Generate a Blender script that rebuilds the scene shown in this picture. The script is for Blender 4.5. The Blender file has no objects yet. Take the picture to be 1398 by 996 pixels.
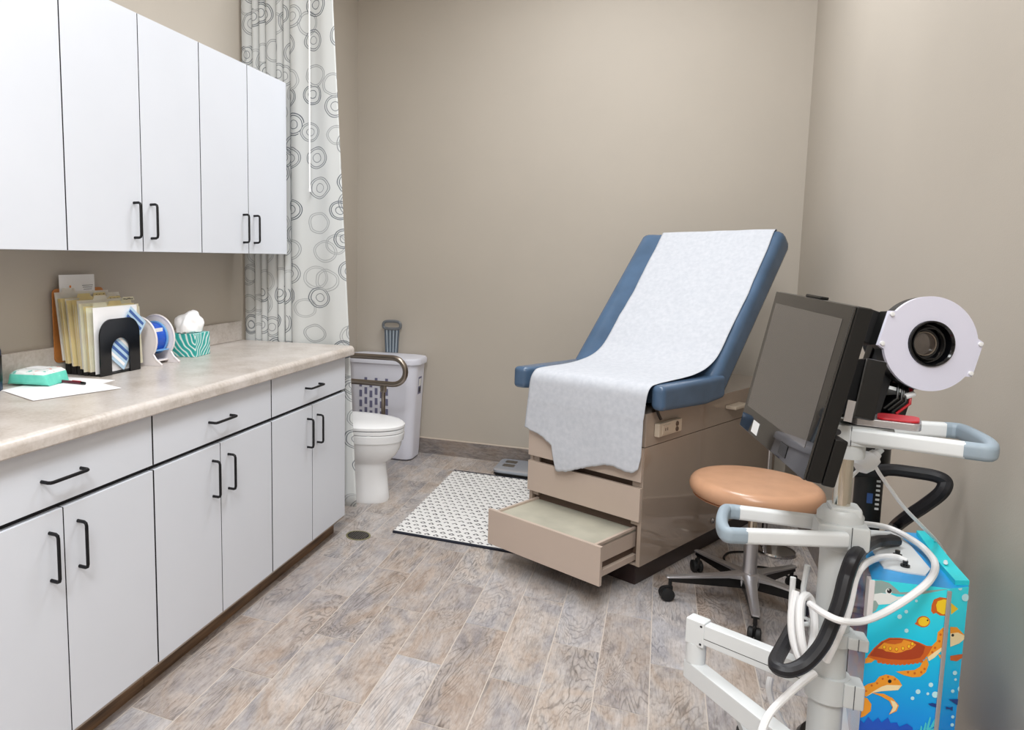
import bpy, bmesh, math, random
from mathutils import Vector, Matrix, Quaternion, noise as mnoise
random.seed(7)
PI = math.pi
S = bpy.context.scene
COL = S.collection
V = Vector

# ------------------------------------------------------------------ camera
W, H = 1398, 996
F, CX, CY, YAW, PITCH, CH = 963.0, 449.3, 459.1, 0.44144, -0.10682, 1.32
cam = bpy.data.cameras.new('camera')
cam.sensor_fit = 'HORIZONTAL'
cam.sensor_width = 36.0
cam.lens = F / W * 36.0
cam.shift_x = (W / 2 - CX) / W
cam.shift_y = (CY - H / 2) / W
cam.clip_start = 0.02
camo = bpy.data.objects.new('camera', cam)
camo.location = (0, 0, CH)
camo.rotation_euler = (PI / 2 + PITCH, 0, YAW)
COL.objects.link(camo)
S.camera = camo
RM = camo.rotation_euler.to_matrix()
C0 = V((0, 0, CH))

def ray(px, py):                       # direction with unit depth, from a photo pixel
    return RM @ V(((px - CX) / F, -(py - CY) / F, -1.0))
def at(px, py, d):
    return C0 + ray(px, py) * d
def atz(px, py, z):
    r = ray(px, py)
    return C0 + r * ((z - CH) / r.z)
def atp(px, py, p, n):
    r = ray(px, py)
    return C0 + r * ((V(p) - C0).dot(V(n)) / r.dot(V(n)))

# ------------------------------------------------------------------ materials
def lin(c):
    return tuple(((x / 255) / 12.92 if x / 255 <= 0.04045 else ((x / 255 + 0.055) / 1.055) ** 2.4) for x in c) + (1,)

class NT:
    def __init__(s, name):
        s.m = bpy.data.materials.new(name)
        s.m.use_nodes = True
        s.t = s.m.node_tree
        s.b = s.t.nodes['Principled BSDF']
    def n(s, typ, **kw):
        nd = s.t.nodes.new(typ)
        for k, v in kw.items():
            if k.startswith('i_'):
                key = k[2:]
                key = int(key) if key.isdigit() else key.replace('_', ' ')
                nd.inputs[key].default_value = v
            else:
                setattr(nd, k, v)
        return nd
    def l(s, a, b):
        s.t.links.new(a, b)
    def math(s, op, a, b=None, c=None):
        nd = s.n('ShaderNodeMath', operation=op)
        for i, x in enumerate((a, b, c)):
            if x is None: continue
            if isinstance(x, (int, float)): nd.inputs[i].default_value = x
            else: s.l(x, nd.inputs[i])
        return nd.outputs[0]
    def ramp(s, fac, stops, interp='LINEAR'):
        nd = s.n('ShaderNodeValToRGB')
        cr = nd.color_ramp
        cr.interpolation = interp
        while len(cr.elements) < len(stops): cr.elements.new(0.5)
        for e, (p, c) in zip(cr.elements, stops):
            e.position = p
            e.color = c if len(c) == 4 else lin(c)
        s.l(fac, nd.inputs[0])
        return nd.outputs[0]
    def mix(s, fac, a, b, mode='MIX'):
        nd = s.n('ShaderNodeMix', data_type='RGBA', blend_type=mode)
        for sock, x in ((nd.inputs[0], fac), (nd.inputs[6], a), (nd.inputs[7], b)):
            if isinstance(x, (int, float)): sock.default_value = x
            elif isinstance(x, tuple): sock.default_value = x if len(x) == 4 else lin(x)
            else: s.l(x, sock)
        return nd.outputs[2]
    def bump(s, h, strength=0.1, dist=0.01):
        nd = s.n('ShaderNodeBump', i_Strength=strength, i_Distance=dist)
        s.l(h, nd.inputs['Height'])
        s.l(nd.outputs[0], s.b.inputs['Normal'])

def mat(name, c, rough=0.5, metal=0.0, var=0.0, vscale=20, bump=0.0, bscale=200, spec=0.5, coat=0.0, trans=0.0, stretch=(1, 1, 1), ior=1.5):
    k = NT(name)
    k.b.inputs['Base Color'].default_value = lin(c)
    k.b.inputs['Roughness'].default_value = rough
    k.b.inputs['Metallic'].default_value = metal
    k.b.inputs['Specular IOR Level'].default_value = spec
    k.b.inputs['Coat Weight'].default_value = coat
    k.b.inputs['IOR'].default_value = ior
    k.b.inputs['Coat Roughness'].default_value = 0.05
    k.b.inputs['Transmission Weight'].default_value = trans
    tc = k.n('ShaderNodeTexCoord')
    mp = k.n('ShaderNodeMapping', i_Scale=stretch)
    k.l(tc.outputs['Object'], mp.inputs[0])
    if var > 0:
        nz = k.n('ShaderNodeTexNoise', i_Scale=vscale, i_Detail=5.0)
        k.l(mp.outputs[0], nz.inputs['Vector'])
        a = tuple(max(0, x * (1 - var)) for x in c)
        b = tuple(min(255, x * (1 + var)) for x in c)
        k.l(k.ramp(nz.outputs['Fac'], [(0.3, a), (0.7, b)]), k.b.inputs['Base Color'])
    if bump > 0:
        nz = k.n('ShaderNodeTexNoise', i_Scale=bscale, i_Detail=3.0)
        k.l(mp.outputs[0], nz.inputs['Vector'])
        k.bump(nz.outputs['Fac'], bump, 0.002)
    return k.m

M = {}
M['wall'] = mat('wall_paint', (183, 175, 164), 0.6, var=0.012, vscale=1.5, bump=0.12, bscale=260, spec=0.3)
M['ceiling'] = mat('ceiling_paint', (235, 233, 230), 0.8)
M['white_lam'] = mat('white_laminate', (213, 217, 225), 0.38, spec=0.35, var=0.006, vscale=3)
M['gap_shade'] = mat('painted_gap_shade', (22, 21, 24), 0.7)  # near-black colour stands in for shade inside the door gaps
M['cab_under'] = mat('raw_panel_edge', (176, 164, 152), 0.6)
M['black_handle'] = mat('black_metal', (9, 9, 14), 0.4, spec=0.35)
M['kick'] = mat('brown_kick_tile', (112, 88, 66), 0.6, var=0.3, vscale=18, stretch=(1, 0.2, 3))
M['black'] = mat('black_plastic', (9, 9, 10), 0.32)
M['blackmatte'] = mat('black_matte', (12, 12, 14), 0.55, bump=0.1, bscale=300)
M['gloss_black'] = mat('gloss_black', (10, 10, 12), 0.12)
M['chrome'] = mat('chrome', (205, 205, 208), 0.1, 1.0)
M['alu'] = mat('cast_aluminium', (206, 206, 210), 0.3, 0.85)
M['steel'] = mat('brushed_steel', (150, 140, 130), 0.3, 1.0)
M['warm_steel'] = mat('warm_steel', (214, 206, 192), 0.08, 1.0)
M['porcelain'] = mat('porcelain', (238, 239, 241), 0.12, coat=0.4)
M['seatplastic'] = mat('seat_plastic', (240, 241, 243), 0.25)
M['hamper'] = mat('hamper_plastic', (222, 223, 234), 0.4)
M['holes'] = mat('hamper_opening', (112, 112, 140), 0.7)
M['darkline'] = mat('dark_seam', (60, 60, 64), 0.7)
M['tan'] = mat('table_laminate', (166, 150, 136), 0.07, spec=0.5, coat=0.5, var=0.015, vscale=4)
M['tanfront'] = mat('drawer_laminate', (192, 175, 162), 0.3, var=0.01, vscale=4)
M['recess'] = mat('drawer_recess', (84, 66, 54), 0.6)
M['drawerin'] = mat('drawer_interior', (176, 173, 158), 0.5, var=0.05, vscale=9)
M['plinth'] = mat('plinth_vinyl', (44, 31, 29), 0.35)
M['vinyl'] = mat('blue_vinyl', (76, 100, 128), 0.27, var=0.07, vscale=7, bump=0.5, bscale=16, spec=0.5)
M['ivory'] = mat('ivory_plastic', (196, 182, 164), 0.4)
M['stool'] = mat('tan_vinyl', (202, 156, 124), 0.25, var=0.03, vscale=12, bump=0.08, bscale=420)
M['rubber'] = mat('black_rubber', (20, 20, 21), 0.6)
M['hose'] = mat('black_hose', (19, 19, 25), 0.5, bump=0.15, bscale=180)
M['cable'] = mat('white_cable', (232, 232, 233), 0.45)
M['cartwhite'] = mat('cart_enamel', (214, 217, 218), 0.35)
M['cartgrey'] = mat('cart_grey', (196, 199, 199), 0.4)
M['grip'] = mat('grey_rubber_grip', (142, 156, 167), 0.55)
M['screenoff'] = mat('screen_lcd', (84, 80, 77), 0.03, ior=1.9)
M['bezel'] = mat('screen_bezel', (24, 22, 22), 0.02, ior=1.9)
M['ring'] = mat('ring_diffuser', (212, 211, 226), 0.4)
M['lensglass'] = mat('lens_glass', (74, 66, 60), 0.05, spec=1.0)
M['paperwhite'] = mat('paper_white', (240, 240, 242), 0.8)
M['manila'] = mat('manila', (255, 236, 186), 0.75, var=0.03)
M['manila2'] = mat('manila_pale', (255, 248, 228), 0.75, var=0.03)
M['offwhite'] = mat('paper_offwhite', (250, 246, 240), 0.8, var=0.03)
M['brownboard'] = mat('brown_board', (190, 122, 62), 0.6, var=0.05)
M['ink'] = mat('ink_dark', (70, 66, 70), 0.8)
M['orange'] = mat('print_orange', (228, 140, 60), 0.7)
M['bluecard'] = mat('print_blue', (62, 96, 160), 0.6)
M['bluepale'] = mat('print_pale_blue', (176, 204, 226), 0.6)
M['red'] = mat('red_plastic', (178, 24, 36), 0.3)
M['maroon'] = mat('maroon_plastic', (86, 20, 38), 0.35)
M['silver'] = mat('silver_plastic', (190, 188, 190), 0.25, 0.7)
M['teal'] = mat('wipes_teal', (72, 200, 178), 0.35, var=0.05)
M['navy'] = mat('bottle_navy', (30, 44, 70), 0.3)
M['filmblue'] = mat('barrier_film_blue', (30, 84, 190), 0.25)
M['filmlight'] = mat('barrier_film_light', (120, 176, 226), 0.3)
M['dispenser'] = mat('dispenser_plastic', (232, 226, 226), 0.35)
M['tissue'] = mat('tissue_white', (244, 243, 244), 0.9)
M['scaleglass'] = mat('scale_silver', (168, 174, 184), 0.18, 0.3)
M['electrode'] = mat('scale_electrode', (112, 106, 98), 0.3, 0.5)
M['scaletrim'] = mat('scale_trim', (208, 210, 218), 0.25, 0.5)
M['bandgrey'] = mat('band_grey', (104, 108, 112), 0.4)
M['bandblue'] = mat('band_bluegrey', (80, 92, 104), 0.5)
M['bandlight'] = mat('band_light', (160, 172, 182), 0.5)
M['rugedge'] = mat('rug_binding', (28, 32, 46), 0.85, bump=0.3, bscale=300)
M['draincol'] = mat('drain_brass', (150, 146, 110), 0.4, 0.6)
M['drainblack'] = mat('drain_grate', (14, 15, 20), 0.6)
M['caulk'] = mat('tile_cap', (206, 192, 178), 0.6)
M['labelwhite'] = mat('label_white', (226, 226, 226), 0.6)
M['brass'] = mat('label_brass', (198, 186, 130), 0.4)

def art(name, c): return mat('art_' + name, c, 0.3, coat=0.2)
for n_, c_ in dict(shark=(150, 172, 168), white=(236, 240, 238), black=(18, 18, 26), orange=(240, 156, 40), dorange=(208, 98, 26), yellow=(246, 206, 36),
                   shell=(172, 62, 22), cream=(248, 226, 178), coral=(22, 84, 196), weed=(70, 200, 214), fish=(16, 62, 140), bubble=(190, 238, 246)).items():
    M['a_' + n_] = art(n_, c_)

def mat_case():
    k = NT('sea_print')
    tc = k.n('ShaderNodeTexCoord')
    sp = k.n('ShaderNodeSeparateXYZ')
    k.l(tc.outputs['Object'], sp.inputs[0])
    nz = k.n('ShaderNodeTexNoise', i_Scale=6.0, i_Detail=3.0)
    k.l(tc.outputs['Object'], nz.inputs['Vector'])
    f = k.math('ADD', k.math('MULTIPLY', sp.outputs[2], 2.2), k.math('MULTIPLY', nz.outputs['Fac'], 0.16))
    c = k.ramp(f, [(0.05, (6, 96, 206)), (0.4, (10, 150, 236)), (0.72, (20, 204, 240)), (0.95, (60, 226, 240))])
    k.l(c, k.b.inputs['Base Color'])
    k.b.inputs['Roughness'].default_value = 0.25
    return k.m
M['case'] = mat_case()
M['casetop'] = mat('case_top_blue', (44, 152, 214), 0.3, var=0.08, vscale=14)
M['casecyan'] = mat('case_lid_cyan', (40, 206, 214), 0.3)

def mat_case_side():
    k = NT('sea_print_side')
    tc = k.n('ShaderNodeTexCoord')
    nz = k.n('ShaderNodeTexNoise', i_Scale=11.0, i_Detail=4.0, i_Distortion=1.5)
    k.l(tc.outputs['Object'], nz.inputs['Vector'])
    c = k.ramp(nz.outputs['Fac'], [(0.3, (20, 70, 150)), (0.42, (30, 130, 180)), (0.5, (110, 90, 150)), (0.56, (190, 110, 90)), (0.66, (60, 150, 170))])
    k.l(c, k.b.inputs['Base Color'])
    k.b.inputs['Roughness'].default_value = 0.1
    return k.m
M['caseside'] = mat_case_side()

def mat_floor(name='wood_tile', along=1, dark=1.0):
    k = NT(name)
    tc = k.n('ShaderNodeTexCoord')
    at_ = k.n('ShaderNodeAttribute', attribute_name='rnd')
    off = k.n('ShaderNodeVectorMath', operation='MULTIPLY_ADD')
    k.l(at_.outputs['Color'], off.inputs[0])
    off.inputs[1].default_value = (17, 23, 11)
    k.l(tc.outputs['Object'], off.inputs[2])
    def nz(scale, sc, detail=6.0, dist=0.0, rough=0.55):
        mp = k.n('ShaderNodeMapping', i_Scale=sc)
        k.l(off.outputs[0], mp.inputs[0])
        x = k.n('ShaderNodeTexNoise', i_Scale=scale, i_Detail=detail, i_Distortion=dist, i_Roughness=rough)
        k.l(mp.outputs[0], x.inputs['Vector'])
        return x.outputs['Fac']
    st = (1, 0.16, 1) if along == 1 else (0.16, 1, 1)
    st2 = (1, 0.05, 1) if along == 1 else (0.05, 1, 1)
    big = nz(11, (1, 0.5, 1) if along == 1 else (0.5, 1, 1), 9, 0.9, 0.68)
    hue = nz(9, (1, 0.42, 1) if along == 1 else (0.42, 1, 1), 7, 1.0, 0.62)
    grain = nz(85, (1, 0.22, 1) if along == 1 else (0.22, 1, 1), 8, 1.4, 0.62)
    fine = nz(190, st2, 4, 0.5)
    base = k.ramp(big, [(0.28, (140, 126, 116)), (0.42, (184, 172, 164)), (0.55, (207, 198, 192)), (0.72, (226, 219, 215))])
    tint = k.ramp(hue, [(0.36, (152, 160, 176)), (0.5, (210, 204, 200)), (0.63, (206, 184, 164))])
    c = k.mix(0.40, base, tint)
    # cathedral grain: bands of a distorted field
    mp = k.n('ShaderNodeMapping', i_Scale=(1, 0.22, 1) if along == 1 else (0.22, 1, 1))
    k.l(off.outputs[0], mp.inputs[0])
    n2 = k.n('ShaderNodeTexNoise', i_Scale=6.0, i_Detail=4.0, i_Distortion=0.6)
    k.l(mp.outputs[0], n2.inputs['Vector'])
    band = k.math('SINE', k.math('MULTIPLY', n2.outputs['Fac'], 210.0))
    bl = k.ramp(k.math('MULTIPLY_ADD', band, 0.5, 0.5), [(0.0, (140, 138, 138)), (0.22, (240, 240, 240)), (1.0, (255, 255, 255))])
    msk = k.ramp(nz(5, (1, 0.5, 1), 2), [(0.42, (0, 0, 0)), (0.6, (255, 255, 255))])
    c = k.mix(k.math('MULTIPLY', msk, 0.6), c, k.mix(1.0, c, bl, 'MULTIPLY'))
    gl = k.ramp(grain, [(0.33, (120, 112, 108)), (0.47, (225, 222, 220)), (0.62, (255, 255, 255))])
    c = k.mix(0.42, c, k.mix(1.0, c, gl, 'MULTIPLY'))
    fl = k.ramp(fine, [(0.35, (150, 140, 132)), (0.5, (255, 255, 255))])
    c = k.mix(0.22, c, k.mix(1.0, c, fl, 'MULTIPLY'))
    pv = k.n('ShaderNodeSeparateColor')
    k.l(at_.outputs['Color'], pv.inputs[0])
    c = k.mix(1.0, c, k.ramp(pv.outputs[0], [(0, (224, 220, 218)), (0.5, (238, 237, 236)), (1, (252, 252, 252))]), 'MULTIPLY')
    if dark < 1: c = k.mix(1.0, c, (255 * dark, 255 * dark, 255 * dark), 'MULTIPLY')
    c = k.mix(k.math('MULTIPLY', pv.outputs[1], 0.3), c, (164, 170, 182))
    k.l(c, k.b.inputs['Base Color'])
    k.b.inputs['Roughness'].default_value = 0.42
    k.b.inputs['Specular IOR Level'].default_value = 0.4
    k.bump(grain, 0.12, 0.002)
    return k.m
M['floor'] = mat_floor()
M['base_tile'] = mat_floor('wood_tile_base', 0, 0.84)
M['grout'] = mat('grout', (206, 196, 186), 0.8)

def mat_counter():
    k = NT('counter_laminate')
    tc = k.n('ShaderNodeTexCoord')
    a = k.n('ShaderNodeTexNoise', i_Scale=9.0, i_Detail=6.0)
    b = k.n('ShaderNodeTexNoise', i_Scale=90.0, i_Detail=4.0)
    k.l(tc.outputs['Object'], a.inputs['Vector']); k.l(tc.outputs['Object'], b.inputs['Vector'])
    f = k.math('ADD', k.math('MULTIPLY', a.outputs['Fac'], 0.6), k.math('MULTIPLY', b.outputs['Fac'], 0.4))
    k.l(k.ramp(f, [(0.36, (180, 170, 161)), (0.5, (197, 189, 182)), (0.64, (208, 201, 196))]), k.b.inputs['Base Color'])
    k.b.inputs['Roughness'].default_value = 0.3
    return k.m
M['counter'] = mat_counter()

def mat_curtain():
    k = NT('ring_print_cloth')
    uv = k.n('ShaderNodeUVMap', uv_map='UVMap')
    nz = k.n('ShaderNodeTexNoise', i_Scale=14.0, i_Detail=1.0)
    k.l(uv.outputs[0], nz.inputs['Vector'])
    dis = k.n('ShaderNodeVectorMath', operation='MULTIPLY_ADD')
    k.l(nz.outputs['Color'], dis.inputs[0])
    dis.inputs[1].default_value = (0.016, 0.016, 0)
    k.l(uv.outputs[0], dis.inputs[2])
    total = None
    for seed, scale, amt in ((0.0, 8.0, 1.0), (5.37, 7.4, 0.8)):
        mp = k.n('ShaderNodeMapping', i_Location=(seed, seed * 1.7, 0), i_Scale=(1, 0.92, 1))
        k.l(dis.outputs[0], mp.inputs[0])
        vo = k.n('ShaderNodeTexVoronoi', voronoi_dimensions='2D', i_Scale=scale, i_Randomness=0.62)
        k.l(mp.outputs[0], vo.inputs['Vector'])
        sc = k.n('ShaderNodeSeparateColor')
        k.l(vo.outputs['Color'], sc.inputs[0])
        R0 = k.math('MULTIPLY_ADD', sc.outputs[0], 0.09, 0.31)      # outer radius in cell units
        d = vo.outputs['Distance']
        lay = None
        for fr, w in ((1.0, 0.015), (0.83, 0.014), (0.40, 0.012)):
            e = k.math('ABSOLUTE', k.math('SUBTRACT', d, k.math('MULTIPLY', R0, fr)))
            line = k.math('LESS_THAN', e, w)
            if fr == 0.40: line = k.math('MULTIPLY', line, k.math('GREATER_THAN', sc.outputs[1], 0.4))
            lay = line if lay is None else k.math('MAXIMUM', lay, line)
        keep = k.math('GREATER_THAN', sc.outputs[2], 0.1 if seed == 0 else 0.5)
        strength = k.math('MULTIPLY_ADD', sc.outputs[1], 0.65 * amt, 0.3)
        lay = k.math('MULTIPLY', k.math('MULTIPLY', lay, keep), strength)
        total = lay if total is None else k.math('MAXIMUM', total, lay)
    c = k.mix(total, (209, 212, 212), (66, 76, 90))
    k.l(c, k.b.inputs['Base Color'])
    k.b.inputs['Roughness'].default_value = 0.75
    k.b.inputs['Specular IOR Level'].default_value = 0.2
    return k.m
M['curtain'] = mat_curtain()

def mat_rug():
    k = NT('diamond_woven_rug')
    tc = k.n('ShaderNodeTexCoord')
    sp = k.n('ShaderNodeSeparateXYZ')
    k.l(tc.outputs['Object'], sp.inputs[0])
    nz = k.n('ShaderNodeTexNoise', i_Scale=60.0, i_Detail=3.0)
    k.l(tc.outputs['Object'], nz.inputs['Vector'])
    nb = k.n('ShaderNodeTexNoise', i_Scale=7.0, i_Detail=2.0)
    k.l(tc.outputs['Object'], nb.inputs['Vector'])
    row = k.math('DIVIDE', sp.outputs[1], 0.046)
    rid = k.math('FLOOR', row)
    odd = k.math('MODULO', rid, 2.0)
    u = k.math('SUBTRACT', k.math('MULTIPLY', k.math('FRACT', k.math('ADD', k.math('DIVIDE', sp.outputs[0], 0.043), k.math('MULTIPLY', odd, 0.5))), 2.0), 1.0)
    v = k.math('SUBTRACT', k.math('MULTIPLY', k.math('FRACT', row), 2.0), 1.0)
    jit = k.math('MULTIPLY', k.math('SUBTRACT', nz.outputs['Fac'], 0.5), 0.5)
    d = k.math('ADD', k.math('ADD', k.math('ABSOLUTE', u), k.math('MULTIPLY', k.math('ABSOLUTE', v), 0.95)), jit)
    ringm = k.math('MULTIPLY', k.math('GREATER_THAN', d, 0.34), k.math('LESS_THAN', d, 0.74))
    half = k.math('GREATER_THAN', k.math('ADD', v, k.math('MULTIPLY', nb.outputs['Fac'], 1.6)), 0.42)
    m = k.math('MULTIPLY', ringm, half)
    f = k.math('MULTIPLY', m, k.math('MULTIPLY_ADD', nz.outputs['Fac'], 0.9, 0.45))
    k.l(k.mix(f, (232, 231, 230), (62, 60, 64)), k.b.inputs['Base Color'])
    k.b.inputs['Roughness'].default_value = 0.95
    k.bump(nz.outputs['Fac'], 0.5, 0.003)
    return k.m
M['rug'] = mat_rug()

def mat_tissuebox():
    k = NT('tissue_box_print')
    tc = k.n('ShaderNodeTexCoord')
    mp = k.n('ShaderNodeMapping', i_Rotation=(0.3, 0.4, 0.9))
    k.l(tc.outputs['Object'], mp.inputs[0])
    wv = k.n('ShaderNodeTexWave', wave_type='BANDS', i_Scale=20.0, i_Distortion=8.0, i_Detail=1.0)
    wv.inputs['Detail Scale'].default_value = 0.7
    k.l(mp.outputs[0], wv.inputs['Vector'])
    k.l(k.ramp(wv.outputs['Fac'], [(0.16, (226, 240, 238)), (0.26, (72, 190, 182)), (0.9, (48, 166, 162))]), k.b.inputs['Base Color'])
    k.b.inputs['Roughness'].default_value = 0.5
    return k.m
M['tissuebox'] = mat_tissuebox()

def mat_wipes():
    k = NT('wipes_print')
    tc = k.n('ShaderNodeTexCoord')
    nz = k.n('ShaderNodeTexNoise', i_Scale=34.0, i_Detail=2.0)
    k.l(tc.outputs['Object'], nz.inputs['Vector'])
    sp = k.n('ShaderNodeSeparateXYZ')
    k.l(tc.outputs['Object'], sp.inputs[0])
    top = k.ramp(nz.outputs['Fac'], [(0.3, (226, 120, 110)), (0.36, (226, 232, 230)), (0.62, (232, 236, 235)), (0.68, (120, 190, 180))])
    side = k.ramp(nz.outputs['Fac'], [(0.24, (190, 70, 60)), (0.32, (92, 198, 178)), (0.72, (112, 212, 192)), (0.8, (220, 236, 232))])
    k.l(k.mix(k.math('GREATER_THAN', sp.outputs[2], 0.036), side, top), k.b.inputs['Base Color'])
    k.b.inputs['Roughness'].default_value = 0.3
    return k.m
M['wipes'] = mat_wipes()

def mat_paper():
    k = NT('exam_paper')
    tc = k.n('ShaderNodeTexCoord')
    nz = k.n('ShaderNodeTexNoise', i_Scale=55.0, i_Detail=5.0)
    k.l(tc.outputs['Object'], nz.inputs['Vector'])
    n2 = k.n('ShaderNodeTexNoise', i_Scale=9.0, i_Detail=4.0)
    k.l(tc.outputs['Object'], n2.inputs['Vector'])
    k.l(k.ramp(nz.outputs['Fac'], [(0.3, (190, 194, 202)), (0.7, (202, 205, 212))]), k.b.inputs['Base Color'])
    k.b.inputs['Roughness'].default_value = 0.85
    k.b.inputs['Specular IOR Level'].default_value = 0.15
    k.bump(k.math('ADD', nz.outputs['Fac'], n2.outputs['Fac']), 0.09, 0.003)
    return k.m
M['exampaper'] = mat_paper()

# ------------------------------------------------------------------ mesh tools
class MB:
    def __init__(s):
        s.bm = bmesh.new()
    def add(s, b, mi=0, X=None):
        for f in b.faces: f.material_index = mi if f.material_index == 0 else f.material_index
        if X is not None: b.transform(X)
        me = bpy.data.meshes.new('tmp'); b.to_mesh(me); b.free()
        s.bm.from_mesh(me); bpy.data.meshes.remove(me)
        return s
    def box(s, c, d, bev=0.0, mi=0, X=None, seg=2):
        b = bmesh.new()
        bmesh.ops.create_cube(b, size=1.0, matrix=Matrix.Translation(c) @ Matrix.Diagonal((d[0], d[1], d[2], 1)))
        if bev > 0:
            bmesh.ops.bevel(b, geom=b.edges[:], offset=min(bev, min(d) * 0.49), segments=seg, affect='EDGES', profile=0.5)
        return s.add(b, mi, X)
    def box2(s, lo, hi, bev=0.0, mi=0, X=None, seg=2):
        c = [(a + b) / 2 for a, b in zip(lo, hi)]; d = [abs(b - a) for a, b in zip(lo, hi)]
        return s.box(c, d, bev, mi, X, seg)
    def tube(s, pts, r, seg=12, mi=0, closed=False, X=None, caps=True):
        b = bmesh.new()
        pts = [V(p) for p in pts]; n = len(pts)
        rs = r if isinstance(r, (list, tuple)) else [r] * n
        tang = []
        for i in range(n):
            a = pts[(i - 1) % n] if (closed or i > 0) else pts[0]
            c = pts[(i + 1) % n] if (closed or i < n - 1) else pts[-1]
            tang.append((c - a).normalized())
        t0 = tang[0]
        up = V((0, 0, 1)) if abs(t0.z) < 0.9 else V((1, 0, 0))
        nx = (up - t0 * up.dot(t0)).normalized()
        rings = []
        for i in range(n):
            t = tang[i]
            if i > 0:
                q = tang[i - 1].rotation_difference(t)
                nx = q @ nx
                nx = (nx - t * nx.dot(t)).normalized()
            ny = t.cross(nx)
            rings.append([b.verts.new(pts[i] + (nx * math.cos(2 * PI * j / seg) + ny * math.sin(2 * PI * j / seg)) * rs[i]) for j in range(seg)])
        for i in range(n if closed else n - 1):
            A, B = rings[i], rings[(i + 1) % n]
            for j in range(seg):
                b.faces.new((A[j], A[(j + 1) % seg], B[(j + 1) % seg], B[j]))
        if caps and not closed:
            b.faces.new(rings[0][::-1]); b.faces.new(rings[-1])
        bmesh.ops.recalc_face_normals(b, faces=b.faces[:])
        return s.add(b, mi, X)
    def lathe(s, prof, seg=32, mi=0, X=None, sx=1.0, sy=1.0, loop=False):
        b = bmesh.new()
        rings = []
        for r, z in prof:
            if r < 1e-6: rings.append([b.verts.new((0, 0, z))])
            else: rings.append([b.verts.new((r * sx * math.cos(2 * PI * j / seg), r * sy * math.sin(2 * PI * j / seg), z)) for j in range(seg)])
        for A, B in zip(rings, rings[1:]):
            for j in range(seg):
                k = (j + 1) % seg
                if len(A) == 1 and len(B) == 1: continue
                if len(A) == 1: b.faces.new((A[0], B[j], B[k]))
                elif len(B) == 1: b.faces.new((A[j], A[k], B[0]))
                else: b.faces.new((A[j], A[k], B[k], B[j]))
        if loop:
            for j in range(seg): b.faces.new((rings[-1][j], rings[-1][(j + 1) % seg], rings[0][(j + 1) % seg], rings[0][j]))
        bmesh.ops.recalc_face_normals(b, faces=b.faces[:])
        return s.add(b, mi, X)
    def prism(s, outline, z0, z1, mi=0, X=None, bev=0.0, seg=2, inner=None):
        """outline in local XY extruded along local Z; inner = hole outline"""
        b = bmesh.new()
        vs = [b.verts.new((x, y, z0)) for x, y in outline]
        es = [b.edges.new((vs[i], vs[(i + 1) % len(vs)])) for i in range(len(vs))]
        if inner:
            wi = [b.verts.new((x, y, z0)) for x, y in inner]
            es += [b.edges.new((wi[i], wi[(i + 1) % len(wi)])) for i in range(len(wi))]
            bmesh.ops.triangle_fill(b, use_beauty=True, edges=es)
        else:
            b.faces.new(vs)
        r = bmesh.ops.extrude_face_region(b, geom=b.faces[:])
        bmesh.ops.translate(b, vec=(0, 0, z1 - z0), verts=[e for e in r['geom'] if isinstance(e, bmesh.types.BMVert)])
        bmesh.ops.recalc_face_normals(b, faces=b.faces[:])
        if bev > 0:
            ed = [e for e in b.edges if len(e.link_faces) == 2 and e.calc_face_angle(0) > 0.5]
            bmesh.ops.bevel(b, geom=ed, offset=bev, segments=seg, affect='EDGES', profile=0.5)
        return s.add(b, mi, X)
    def loft(s, rings, mi=0, X=None, caps=True, closed=True):
        b = bmesh.new()
        R = [[b.verts.new(p) for p in ring] for ring in rings]
        n = len(R[0])
        for A, B in zip(R, R[1:]):
            for j in range(n if closed else n - 1):
                k = (j + 1) % n
                b.faces.new((A[j], A[k], B[k], B[j]))
        if caps:
            b.faces.new(R[0][::-1]); b.faces.new(R[-1])
        bmesh.ops.recalc_face_normals(b, faces=b.faces[:])
        return s.add(b, mi, X)
    def poly(s, pts, mi=0):
        vs = [s.bm.verts.new(p) for p in pts]
        f = s.bm.faces.new(vs); f.material_index = mi
        return s
    def build(s, name, mats, parent=None, smooth=35, loc=None):
        me = bpy.data.meshes.new(name)
        s.bm.to_mesh(me); s.bm.free()
        for m in (mats if isinstance(mats, (list, tuple)) else [mats]): me.materials.append(M[m] if isinstance(m, str) else m)
        if smooth:
            for p in me.polygons: p.use_smooth = True
            me.set_sharp_from_angle(angle=math.radians(smooth))
        o = bpy.data.objects.new(name, me)
        COL.objects.link(o)
        if smooth:
            wn = o.modifiers.new('weighted_normals', 'WEIGHTED_NORMAL'); wn.keep_sharp = True; wn.weight = 80
        if parent is not None: o.parent = parent
        if loc is not None: o.location = loc
        return o

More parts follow.
